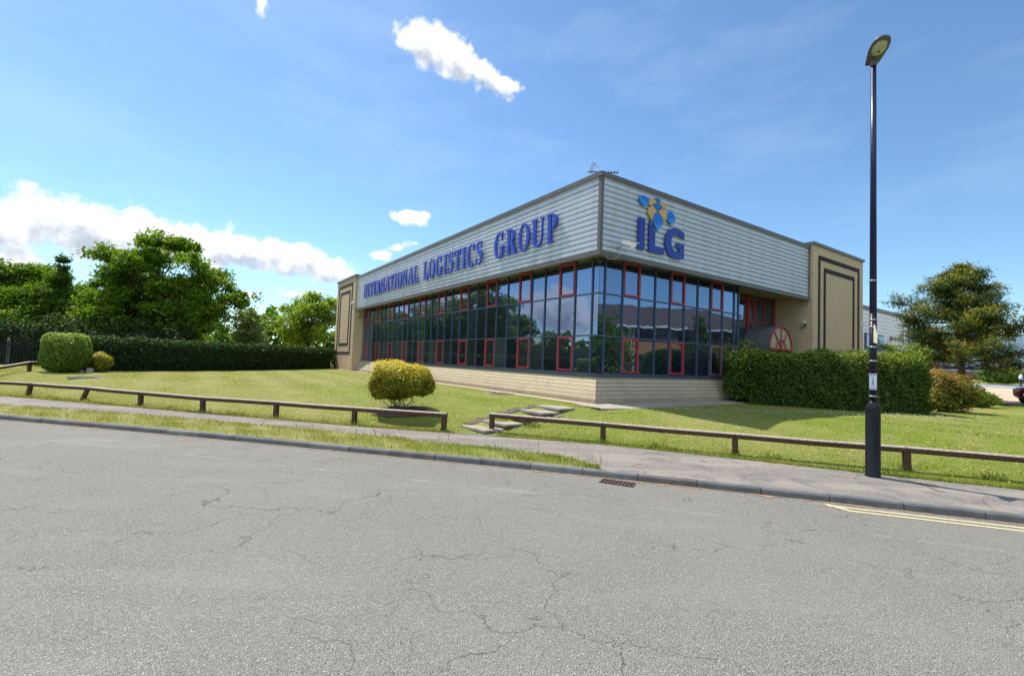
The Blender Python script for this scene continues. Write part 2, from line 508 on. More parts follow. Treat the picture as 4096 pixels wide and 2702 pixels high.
def pavement_mat():
    t = NT('footway_tarmac')
    v = t.obj()
    sp = t.n('ShaderNodeTexVoronoi'); sp.inputs['Scale'].default_value = 95; t.l(v, sp.inputs['Vector'])
    sc = t.n('ShaderNodeSeparateColor'); t.l(sp.outputs['Color'], sc.inputs[0])
    c = t.ramp(sc.outputs[0], [(0, (.145, .13, .115)), (.6, (.21, .187, .163)), (1, (.33, .30, .255))])
    strip = t.noise(t.mapv(v, (.12, 1.5, 1), (0, 0, .27)), 1.0, 4, .6)
    c = t.mix(t.mrange(strip, .47, .56, 0, .75), c, (.285, .25, .21))
    pz = t.noise(v, 1.6, 6, .68, .4)
    c = t.mix(t.mrange(pz, .52, .64, 0, .6), c, (.12, .113, .108))
    c = t.mix(t.mrange(t.noise(v, 4.5, 5, .7), .62, .7, 0, .6), c, (.32, .30, .27))
    wv = t.n('ShaderNodeVectorMath', operation='MULTIPLY_ADD'); wv.inputs[1].default_value = (.4, .4, 0)
    wn = t.n('ShaderNodeTexNoise'); wn.inputs['Scale'].default_value = 3.0; wn.inputs['Detail'].default_value = 5; t.l(v, wn.inputs['Vector'])
    t.l(wn.outputs['Color'], wv.inputs[0]); t.l(v, wv.inputs[2])
    cr = t.n('ShaderNodeTexVoronoi', feature='DISTANCE_TO_EDGE'); cr.inputs['Scale'].default_value = .8; t.l(wv.outputs[0], cr.inputs['Vector'])
    ln = t.math('MULTIPLY', t.mrange(cr.outputs['Distance'], .003, .012, 1, 0), t.mrange(t.noise(v, .5, 2), .44, .56))
    c = t.mix(t.math('MULTIPLY', ln, .7), c, (.07, .06, .045))
    h = t.math('ADD', sp.outputs['Distance'], t.math('MULTIPLY', t.noise(v, 12, 4), 1.5))
    return t.done(t.princ(c, .9, 0, t.bump(h, .4, .006), .25))


def lawn_mat(name='lawn_turf', dry=.5):
    t = NT(name)
    v = t.obj()
    fine = t.noise(v, 38, 5, .7)
    mid = t.noise(t.mapv(v, (1, 2.4, 1), (0, 0, .5)), 1.5, 6, .68)
    big = t.noise(v, .28, 4, .55)
    g = t.ramp(fine, [(.25, (.085, .125, .012)), (.5, (.18, .235, .028)), (.75, (.28, .32, .058))])
    s = t.ramp(fine, [(.25, (.17, .165, .045)), (.5, (.31, .285, .10)), (.78, (.44, .395, .18))])
    f = t.math('ADD', t.mrange(mid, .36, .68, 0, .8), t.mrange(big, .36, .64, -.35, .42))
    sx = t.n('ShaderNodeSeparateXYZ'); t.l(v, sx.inputs[0])
    f = t.math('ADD', f, t.mrange(sx.outputs[0], -8, -1, .38, 0, True))
    c = t.mix(t.math('MULTIPLY', f, dry * 1.5, True), g, s)
    return t.done(t.princ(c, .9, 0, t.bump(fine, .9, .04), .15))


MT = {}
MT['road'] = asphalt_mat()
MT['pave'] = pavement_mat()
MT['lawn'] = lawn_mat('lawn_turf', .58)
MT['ground'] = plain('rough_ground', (.10, .12, .04), .95, 0, .3, .4)
MT['kerb'] = plain('kerb_concrete', (.135, .135, .132), .85, 0, .28, 4, .35, 90)
MT['yellow'] = plain('road_paint_yellow', (.62, .50, .20), .8, 0, .22, 7, .3, 60)
t = NT('road_paint_yellow')
v_ = t.obj(); w_ = t.noise(v_, 26, 5, .7)
MT['yellow'] = t.done(t.princ(t.ramp(w_, [(.36, (.30, .275, .22)), (.47, (.58, .50, .27)), (.75, (.66, .57, .31))]), .85, 0, t.bump(w_, .5, .006), .2))
MT['cream_slab'] = plain('paving_slab_concrete', (.33, .295, .235), .88, 0, .25, 3, .3, 80)
MT['soil'] = plain('bare_soil', (.12, .085, .055), .95, 0, .4, 6, .8, 30)
MT['gravel'] = plain('pea_gravel', (.42, .35, .24), .9, 0, .45, 45, 1.0, 70)
MT['brick'] = brick_mat('buff_brick', (.80, .63, .41), (.67, .51, .31), (.29, .22, .145), tint=(.66, .47, .27), ms=.014)
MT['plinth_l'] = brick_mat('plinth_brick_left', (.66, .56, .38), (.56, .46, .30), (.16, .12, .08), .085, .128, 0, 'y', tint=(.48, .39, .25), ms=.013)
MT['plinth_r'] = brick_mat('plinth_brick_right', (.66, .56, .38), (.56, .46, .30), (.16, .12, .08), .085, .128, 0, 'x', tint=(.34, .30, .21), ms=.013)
MT['band'] = brick_mat('dark_brown_brick', (.055, .036, .030), (.042, .028, .026), (.03, .022, .02), .075, .225, 0, tint=(.06, .04, .035))
MT['clad'] = plain('silver_cladding', (.60, .66, .69), .34, .35, .06, .8, .03, 6)
t = NT('silver_cladding')
v_ = t.obj()
st_ = t.noise(t.mapv(v_, (2.2, 2.2, .16)), 1.0, 6, .66)
bl_ = t.noise(v_, .35, 4, .6)
c_ = t.ramp(st_, [(.28, (.50, .52, .555)), (.5, (.61, .635, .68)), (.8, (.66, .685, .73))])
c_ = t.mix(t.mrange(bl_, .4, .75, 0, .35), c_, (.47, .49, .52))
MT['clad'] = t.done(t.princ(c_, t.mrange(st_, .3, .7, .42, .30), .18, t.bump(t.noise(v_, 2.0, 2), .05, .03), .5))
MT['white_clad'] = plain('white_cladding', (.66, .68, .69), .5, .05, .08, .8)
MT['blue_clad'] = plain('pale_blue_cladding', (.42, .55, .66), .5, .1, .08, .5)
MT['trim'] = plain('bronze_trim', (.13, .115, .10), .38, .15, .15, 1.2)
MT['soffit'] = plain('soffit_board', (.38, .29, .16), .7, 0, .2, 1.5)
MT['frame'] = plain('blue_grey_mullion', (.075, .10, .15), .35, .3, .15, 2)
MT['red'] = plain('red_window_frame', (.42, .035, .040), .45, 0, .22, 5)
MT['glass'] = glass_mat('mirror_glass', (.003, .005, .014), .29, (.54, .70, 1.0))
MT['spandrel'] = glass_mat('spandrel_glass', (.016, .022, .026), .13, (.8, .95, 1.0), .012, .02)
MT['roof'] = plain('roof_felt', (.12, .12, .12), .9)
MT['white'] = plain('white_paint', (.72, .72, .70), .5, 0, .08, 8)
MT['black'] = plain('black_gloss_paint', (.008, .008, .010), .38, 0, .3, 9, .05, 40, spec=.3)
MT['navy'] = plain('navy_gloss_paint', (.008, .010, .050), .32, 0, .25, 6, spec=.35)
MT['lantern'] = plain('lantern_shell', (.10, .09, .085), .4, .1, .15, 6)
MT['lens'] = plain('lantern_lens', (.40, .42, .22), .12, 0, .25, 14)
MT['steel'] = plain('galvanised_steel', (.42, .43, .44), .38, .7, .12, 20)
MT['dark'] = plain('dark_void', (.008, .008, .009), .8, 0, .1)
MT['iron'] = plain('rusty_iron', (.10, .062, .042), .8, .2, .35, 25, .4, 90)
MT['blue'] = plain('sign_blue', (.010, .045, .42), .28, 0, .12, 2, spec=.5)
MT['logo_navy'] = plain('logo_navy', (.007, .026, .27), .25, 0, .1, 2, coat=.15)
MT['logo_blue'] = plain('logo_bright_blue', (.004, .15, .60), .35, 0, .08, 3)
MT['logo_blue2'] = plain('logo_lighter_blue', (.015, .24, .72), .35, 0, .08, 3)
MT['logo_gold'] = plain('logo_gold', (.56, .36, .11), .45, 0, .14, 4)
MT['logo_gold2'] = plain('logo_darker_gold', (.46, .28, .075), .45, 0, .14, 4)
MT['bark'] = plain('tree_bark', (.075, .055, .04), .95, 0, .35, 5, .9, 18)
MT['twig'] = plain('dark_block_core', (.022, .026, .012), .95, 0, .4, 8, .8, 20)
MT['bark_red'] = plain('conifer_bark', (.13, .075, .05), .95, 0, .35, 5, .9, 18)
MT['tyre'] = plain('tyre_rubber', (.012, .012, .013), .8)
MT['carglass'] = glass_mat('car_glass', (.01, .014, .018), .12, (.9, .95, 1), 0)
MT['carred'] = plain('red_car_paint', (.28, .010, .012), .2, .2, .05, 2, coat=.8)
MT['carwhite'] = plain('silver_car_paint', (.60, .62, .65), .25, .2, .05, 2, coat=.8)
MT['tail'] = plain('red_lamp_plastic', (.4, .01, .01), .15)
MT['stone'] = plain('garden_rock', (.36, .31, .26), .9, 0, .3, 9, .8, 20)


def wood_mat():
    t = NT('weathered_timber')
    g = t.n('ShaderNodeNewGeometry')
    v = t.obj()
    st = t.noise(t.mapv(v, (9, 9, 9)), 2.2, 6, .7, 1.2)
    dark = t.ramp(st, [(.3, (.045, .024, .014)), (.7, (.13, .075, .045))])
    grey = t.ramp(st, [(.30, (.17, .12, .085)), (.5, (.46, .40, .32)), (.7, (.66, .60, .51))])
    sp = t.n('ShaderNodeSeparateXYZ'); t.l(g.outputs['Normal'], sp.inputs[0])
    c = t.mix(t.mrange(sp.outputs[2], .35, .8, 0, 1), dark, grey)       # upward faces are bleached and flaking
    return t.done(t.princ(c, .85, 0, t.bump(st, .7, .012), .25))


MT['wood'] = wood_mat()
MT['leaf_maple'] = leaf_mat('maple_leaf', [(0, (.055, .12, .010)), (.5, (.12, .225, .018)), (1, (.31, .40, .035))], .45, spec=.15)
MT['leaf_dark'] = leaf_mat('dark_leaf', [(0, (.036, .085, .010)), (.5, (.075, .155, .016)), (1, (.18, .26, .028))], .46, spec=.15)
MT['leaf_lime'] = leaf_mat('lime_leaf', [(0, (.11, .19, .018)), (.5, (.19, .29, .03)), (1, (.32, .41, .06))], .5)
MT['leaf_pale'] = leaf_mat('pale_leaf', [(0, (.08, .12, .035)), (.5, (.14, .19, .06)), (1, (.24, .29, .10))], .45)
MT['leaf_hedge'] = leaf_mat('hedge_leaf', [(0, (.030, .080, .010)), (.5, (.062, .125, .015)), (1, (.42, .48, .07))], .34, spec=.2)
MT['leaf_hedge2'] = leaf_mat('dark_hedge_leaf', [(0, (.014, .040, .010)), (.5, (.030, .072, .014)), (1, (.08, .14, .024))], .32, spec=.12)
MT['leaf_gold'] = leaf_mat('golden_privet_leaf', [(0, (.05, .085, .008)), (.40, (.17, .19, .014)), (.75, (.50, .43, .03)), (1, (.72, .60, .05))], .38, tr_gain=1.2)
MT['leaf_bush'] = leaf_mat('round_bush_leaf', [(0, (.060, .11, .018)), (.5, (.13, .21, .026)), (1, (.30, .40, .04))], .38, spec=.2)
MT['leaf_phot'] = leaf_mat('red_tipped_leaf', [(0, (.04, .085, .014)), (.42, (.13, .18, .025)), (.66, (.36, .27, .05)), (.84, (.50, .24, .05)), (1, (.50, .13, .04))], .36)
MT['leaf_con'] = leaf_mat('conifer_spray', [(0, (.018, .048, .012)), (.45, (.050, .095, .014)), (.68, (.17, .18, .02)), (1, (.44, .38, .045))], .34)
MT['grass'] = leaf_mat('grass_blade', [(0, (.085, .145, .010)), (.4, (.18, .255, .024)), (.7, (.29, .325, .055)), (1, (.42, .36, .15))], .35)
MT['petal'] = plain('white_petal', (.8, .8, .78), .6)
MT['dandelion'] = plain('yellow_petal', (.72, .50, .03), .6)

# ------------------------------------------------------------------ terrain
EDGE = [(-160, 44), (-60, 26.5), (-30, 18.9), (-16.8, 15.62), (-8.7, 13.3), (-4, 12.0), (-.8, 11.35), (2.1, 10.7), (4.6, 9.62), (6.5, 8.72), (8.4, 7.9), (14, 5.6), (40, -5.5), (120, -40)]
KERB = [(-160, 38), (-60, 22.2), (-30, 15.6), (-12.41, 11.58), (-8.57, 10.72), (-5.13, 9.87), (-2.29, 9.12), (.09, 8.5), (1.63, 8.05), (3.85, 7.37), (5.18, 6.95), (6.94, 6.36), (12, 4.55), (40, -6.8), (120, -41)]


def interp(tab, x):
    return float(np.interp(x, [p[0] for p in tab], [p[1] for p in tab]))


def sstep(t):
    t = min(1, max(0, t)); return t * t * (3 - 2 * t)


def lawn_h(x, y):
    d = (y - interp(EDGE, x)) * .95
    run = 3.3 + .6 * sstep((x - 1) / 4.0)
    z = .10 + .53 * sstep(d / run)
    if y > 24 and x > 10: z += .0108 * (y - 24)
    return z


def structure(name, mb, mat, label=None):
    o = mb.build(name, mat)
    o['kind'] = 'structure'
    return o


def smooth_curve(tab, x0, x1, step):
    xs = np.arange(x0, x1 + step / 2, step)
    return [(float(x), interp(tab, x)) for x in xs]


# far ground sheet reaching the horizon
g = MB(); g.add([(-1500, -1500, -.06), (1500, -1500, -.06), (1500, 1500, -.06), (-1500, 1500, -.06)], [(0, 1, 2, 3)])
structure('ground', g, MT['ground'])
# road
kc = smooth_curve(KERB, -120, 100, 1.0)
g = MB()
vs = [(x, y - .005, 0) for x, y in kc] + [(x, y - 9.6, 0) for x, y in kc]
n = len(kc)
g.add(vs, [(i, i + 1, i + 1 + n, i + n) for i in range(n - 1)])
structure('road', g, MT['road'])
# pavement behind the kerb
g = MB()
n = len(kc)
vs = [(x, y + .12, .098) for x, y in kc] + [(x, interp(EDGE, x) + .12, .098) for x, y in kc]
g.add(vs, [(i, i + 1, i + 1 + n, i + n) for i in range(n - 1)])
structure('pavement', g, MT['pave'])
# pavement on the near side of the road
g = MB()
vs = [(x, y - 9.6, .1) for x, y in kc] + [(x, y - 12.5, .1) for x, y in kc] + [(x, y - 9.6, -.02) for x, y in kc]
g.add(vs, [(i, i + 1, i + 1 + n, i + n) for i in range(n - 1)] + [(i, i + 1, i + 1 + 2 * n, i + 2 * n) for i in range(n - 1)])
structure('pavement', g, MT['pave'])
# kerb stones along the road edge, one run of separate stones with joints
g = MB()
arc = [0.0]
fine = smooth_curve(KERB, -45, 20, .05)
for a_, b_ in zip(fine[:-1], fine[1:]): arc.append(arc[-1] + math.hypot(b_[0] - a_[0], b_[1] - a_[1]))
s_ = 0.0
AX = np.array([p[0] for p in fine]); AY = np.array([p[1] for p in fine]); AS = np.array(arc)


def kerb_at(s): return Vector((float(np.interp(s, AS, AX)), float(np.interp(s, AS, AY)), 0))


while s_ < arc[-1] - 1:
    p, q = kerb_at(s_ + .006), kerb_at(s_ + .914 - .006)
    d = (q - p).normalized(); nrm = Vector((-d.y, d.x, 0))
    w = random.uniform(-.005, .005); hz = .102 + random.uniform(-.005, .005)
    prof = [(-.012 + w, -.06), (-.002 + w, hz - .025), (.018 + w, hz), (.128, hz), (.128, -.06)]
    vs = [p + nrm * a + Vector((0, 0, b)) for a, b in prof] + [q + nrm * a + Vector((0, 0, b + random.uniform(-.002, .002))) for a, b in prof]
    g.add(vs, [(i, (i + 1) % 5, (i + 1) % 5 + 5, i + 5) for i in range(5)] + [(4, 3, 2, 1, 0), (5, 6, 7, 8, 9)], random.choice((0, 0, 1, 2)))
    s_ += .914
structure('kerb', g, [MT['kerb'], plain('kerb_concrete_pale', (.18, .178, .17), .85, 0, .3, 5, .35, 90), plain('kerb_concrete_brown', (.145, .125, .11), .85, 0, .35, 4, .35, 90)])
# dirt and straw gathered in the channel
g = MB()
vs, m_ = [], smooth_curve(KERB, -30, 16, .12)
for x, y in m_:
    vs.append((x, y - .02, .0045)); vs.append((x, y - .02 - abs(random.gauss(.05, .045)) - .01, .0045))
g.add(vs, [(2 * i, 2 * i + 2, 2 * i + 3, 2 * i + 1) for i in range(len(m_) - 1)])
structure('gutter_dirt', g, plain('gutter_dirt', (.24, .17, .105), .95, 0, .5, 14, .6, 50))
# lawn
xs = np.concatenate([np.arange(-120, -30, 3.0), np.arange(-30, 30, .5), np.arange(30, 63, 3.0)])
ds = np.concatenate([np.arange(0, 8, .25), np.arange(8, 30, 1.0), np.arange(30, 90, 5.0)])
V = np.array([(x, interp(EDGE, x) + .02 + random.uniform(0, .12) * (d == 0) + d, lawn_h(x, interp(EDGE, x) + d) + .012 * math.sin(x * 2.1 + d * 1.7) * (d > .5)) for x in xs for d in ds])
nx, nd = len(xs), len(ds)
F = np.array([(i * nd + j, (i + 1) * nd + j, (i + 1) * nd + j + 1, i * nd + j + 1) for i in range(nx - 1) for j in range(nd - 1)])
# leave the forecourt and what lies beyond out of the lawn
cen = V[F].mean(axis=1)
keep = ~((cen[:, 0] > 16) & (cen[:, 1] > 24.2))
lawn = np_mesh('lawn', V, F[keep], MT['lawn'], smooth=True)
lawn['kind'] = 'structure'
# verge between kerb and footway
VERGE_IN = [(-60, 24.0), (-30, 17.4), (-14.2, 13.36), (-10.09, 12.62), (-6.13, 11.58), (-2.69, 10.58), (.19, 9.5), (1.2, 9.0), (1.62, 8.25)]
g = MB()
vx = np.concatenate([np.arange(-45, -2, .5), np.arange(-2, 1.63, .12)])
vs = []
for x in vx:
    yk = interp(KERB, x) + .12; yi = max(yk + .02, interp(VERGE_IN, x) + random.uniform(-.05, .05))
    for k in range(4): vs.append((x, yk + (yi - yk) * k / 3, .102 + (.03 if 0 < k < 3 else 0)))
g.add(vs, [(4 * i + k, 4 * i + 4 + k, 4 * i + 5 + k, 4 * i + k + 1) for i in range(len(vx) - 1) for k in range(3)], 0, True)
structure('verge', g, lawn_mat('verge_turf', .75))


# ------------------------------------------------------------------ foliage
def leaf_quads(cen, size, nrm_bias=None, up=.0, aspect=.55, rng=RNG):
    """diamond leaves about the points cen; returns V, F"""
    n = len(cen)
    a = rng.normal(size=(n, 3)); a /= np.linalg.norm(a, axis=1, keepdims=True)
    if nrm_bias is not None:
        nv = nrm_bias + rng.normal(scale=.55, size=(n, 3))
    else:
        nv = rng.normal(size=(n, 3)); nv[:, 2] += up
    nv /= np.linalg.norm(nv, axis=1, keepdims=True)
    a -= nv * (a * nv).sum(1, keepdims=True)
    a /= np.linalg.norm(a, axis=1, keepdims=True) + 1e-9
    b = np.cross(nv, a)
    s = np.asarray(size).reshape(-1, 1)
    bend = nv * s * .18
    V = np.stack([cen - a * s * .5 - bend, cen + b * s * aspect * .5 + bend * .4, cen + a * s * .5 - bend, cen - b * s * aspect * .5 + bend * .4], 1).reshape(-1, 3)
    F = np.arange(4 * n).reshape(n, 4)
    return V, F


def limb_mesh(mb, p, q, r0, r1, wob=.12, n=6, k=5):
    p, q = Vector(p), Vector(q)
    L = (q - p).length
    pts = []
    for i in range(k + 1):
        t = i / k
        o = Vector((random.gauss(0, 1), random.gauss(0, 1), random.gauss(0, .6))) * wob * L * .12 * math.sin(math.pi * t)
        pts.append(p.lerp(q, t) + o + Vector((0, 0, -.10 * L * t * (1 - t))) * (1 if q.z < p.z + .7 * L else -1))
    mb.tube(pts, [r0 + (r1 - r0) * i / k for i in range(k + 1)], n)
    return pts


def make_tree(name, base, label, cat, mat, blobs, n_clump, per, leaf, clump_r, trunk_r, fork, group=None, seed=1, shell=.55, bark='bark', flat=.6, droop=0, asp=.6, bough=None):
    """blobs: (dx, dy, z, rx, ry, rz) ellipsoids of the crown relative to base; real limbs lead to the leaf clumps"""
    rng = np.random.default_rng(seed); random.seed(seed)
    bx, by, bz = base
    root = empty(name, base, 0, label, cat, group)
    w = np.array([b[3] * b[4] * b[5] for b in blobs]) ** .75; w /= w.sum()
    cl = []
    while len(cl) < n_clump:
        b = blobs[rng.choice(len(blobs), p=w)]
        d = rng.normal(size=3); d /= np.linalg.norm(d)
        r_ = shell + (1 - shell) * rng.random() if rng.random() < .75 else rng.random() ** .5 * .7
        r_ *= 1 + .12 * rng.normal() * (r_ > .8)
        c = np.array(b[:3]) + d * r_ * np.array(b[3:])
        if c[2] < fork * .55: continue
        cl.append(c)
    cl = np.array(cl)
    if bough:                                   # leaf clumps domed over the top of each bough, hollow and shaded beneath
        nb_, rb = bough
        bo = cl[rng.permutation(len(cl))[:nb_]]
        k = rng.integers(0, nb_, n_clump)
        d = rng.normal(size=(n_clump, 3)); d /= np.linalg.norm(d, axis=1, keepdims=True)
        d[:, 2] = np.abs(d[:, 2]) * .75 - .12
        cl = bo[k] + d * rb * (.6 + .55 * rng.random((n_clump, 1))) * (.7 + .6 * rng.random(nb_))[k][:, None]
    # leaves
    cnt = rng.integers(int(per * .6), int(per * 1.4), len(cl))
    idx = np.repeat(np.arange(len(cl)), cnt)
    rr = clump_r * (.6 + .8 * rng.random(len(cl)))
    off = np.clip(rng.normal(size=(len(idx), 3)), -1.7, 1.7) * rr[idx][:, None] * np.array([.6, .6, .6 * flat])
    P = cl[idx] + off
    P[:, 2] -= droop * (off[:, 0] ** 2 + off[:, 1] ** 2)
    sz = leaf * (.65 + .7 * rng.random(len(P)))
    V, F = leaf_quads(P, sz, None, .9, asp, rng)
    ctone = rng.random(len(cl))
    if bough: ctone = np.clip(.45 * ctone + .55 * rng.random(nb_)[k], 0, 1)
    tone = np.clip(.5 * ctone[idx] + .5 * rng.random(len(P)), 0, 1)
    np_mesh('crown', V, F, mat, root, np.repeat(tone, 4))
    # trunk and limbs
    t = MB()
    top = max(b[2] - b[5] * .25 for b in blobs)
    tx, ty = np.mean([b[0] for b in blobs]), np.mean([b[1] for b in blobs])
    trunk = [Vector((0, 0, -.3))]
    for i in range(1, 7):
        s = i / 6
        trunk.append(Vector((tx * s * s + random.gauss(0, .06) * s * 3, ty * s * s + random.gauss(0, .06) * s * 3, top * s)))
    t.tube(trunk, [trunk_r * (1.25 if i == 0 else 1 - .82 * i / 6) for i in range(7)], 10)
    o_t = t.build('trunk', MT[bark], root)
    t = MB()
    for c in cl[rng.permutation(len(cl))[:min(len(cl), 110)]]:
        zz = max(fork * .8, min(top, c[2] - .55 * math.hypot(c[0], c[1]) - .2))
        s = zz / top
        st = Vector((tx * s * s, ty * s * s, zz))
        Ld = (Vector(c) - st).length
        limb_mesh(t, st, c, max(.02, trunk_r * .32 * (1 - .6 * s)), .012, .5, 5, 4)
    t.build('branches', MT[bark], root)
    return root


def ell(dx, dy, z, rx, ry, rz): return (dx, dy, z, rx, ry, rz)


def shrub(name, base, label, cat, mat, kind, dims, n, leaf, group=None, seed=1, box_pow=4.0, top_bias=.0, stems=6, stem_r=.018, core=True, skirt=0.0, rough=.05, asp=.5, rz=0.0, inner=.25, lump=1.0):
    """clipped or free shrub: superellipsoid shell of leaves over an added solid dark core that blocks light; dims = half sizes, base at ground centre"""
    rng = np.random.default_rng(seed); random.seed(seed)
    root = empty(name, base, rz, label, cat, group)
    hx, hy, hz = dims
    zc = hz + skirt
    d = rng.normal(size=(n, 3)); d /= np.linalg.norm(d, axis=1, keepdims=True)
    # sample directions evenly over the superellipsoid
    if box_pow > 3:
        d = d * (.5 + rng.random((n, 1)))
        ax = rng.choice(3, n, p=np.array([hy * hz, hx * hz, hx * hy]) / (hy * hz + hx * hz + hx * hy))
        d = rng.uniform(-1, 1, size=(n, 3)); d[np.arange(n), ax] = rng.choice([-1, 1], n)
    k = (np.abs(d) ** box_pow).sum(1) ** (-1 / box_pow)
    sp = d * k[:, None]
    fr = np.stack([np.sin(sp[:, 0] * 5.1 * hx * lump + seed) * np.cos(sp[:, 1] * 4.3 * hy * lump), np.sin(sp[:, 2] * 6.0 * hz * lump + sp[:, 0] * 3 * hx), np.cos(sp[:, 0] * 9 * hx * lump + sp[:, 1] * 7 * hy)], 1).sum(1)
    r_ = 1 + rough * fr - inner * rng.random(n) ** 2.2 + rough * .8 * rng.normal(size=n) * (rng.random(n) < .3)
    P = sp * r_[:, None] * np.array([hx, hy, hz])
    nb = sp / np.array([hx, hy, hz]); nb /= np.linalg.norm(nb, axis=1, keepdims=True)
    nb[:, 2] += .35
    P[:, 2] += zc
    ok = P[:, 2] > max(.02, skirt * .35 + .02)
    P, nb, sp2 = P[ok], nb[ok], sp[ok]
    sz = leaf * (.6 + .8 * rng.random(len(P)))
    V, F = leaf_quads(P, sz, nb, 0, asp, rng)
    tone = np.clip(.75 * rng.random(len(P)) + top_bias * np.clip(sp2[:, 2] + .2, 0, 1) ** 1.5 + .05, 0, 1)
    np_mesh('foliage', V, F, mat, root, np.repeat(tone, 4))
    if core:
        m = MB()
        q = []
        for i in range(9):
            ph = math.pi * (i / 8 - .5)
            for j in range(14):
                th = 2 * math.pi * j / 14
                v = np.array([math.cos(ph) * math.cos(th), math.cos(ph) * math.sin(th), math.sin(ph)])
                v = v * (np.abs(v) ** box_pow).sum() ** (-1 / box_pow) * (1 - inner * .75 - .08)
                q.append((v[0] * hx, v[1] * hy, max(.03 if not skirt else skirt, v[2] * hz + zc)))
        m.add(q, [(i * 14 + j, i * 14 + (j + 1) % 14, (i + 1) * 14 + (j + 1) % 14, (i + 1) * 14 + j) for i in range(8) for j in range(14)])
        m.build('light_block_core', MT['twig'], root)  # added solid core, stops light passing through the leaf shell
    if stems:
        m = MB()
        for i in range(stems):
            a = 2 * math.pi * i / stems + random.uniform(-.4, .4)
            r0 = random.uniform(.05, .22) * min(hx, 1.2)
            p = Vector((math.cos(a) * r0, math.sin(a) * r0 * .7, -.08))
            q = Vector((math.cos(a) * hx * random.uniform(.3, .75), math.sin(a) * hy * random.uniform(.3, .75), zc * random.uniform(.75, 1.1)))
            limb_mesh(m, p, q, stem_r, stem_r * .5, .8, 6, 5)
        m.build('stems', MT['bark'], root)
    return root


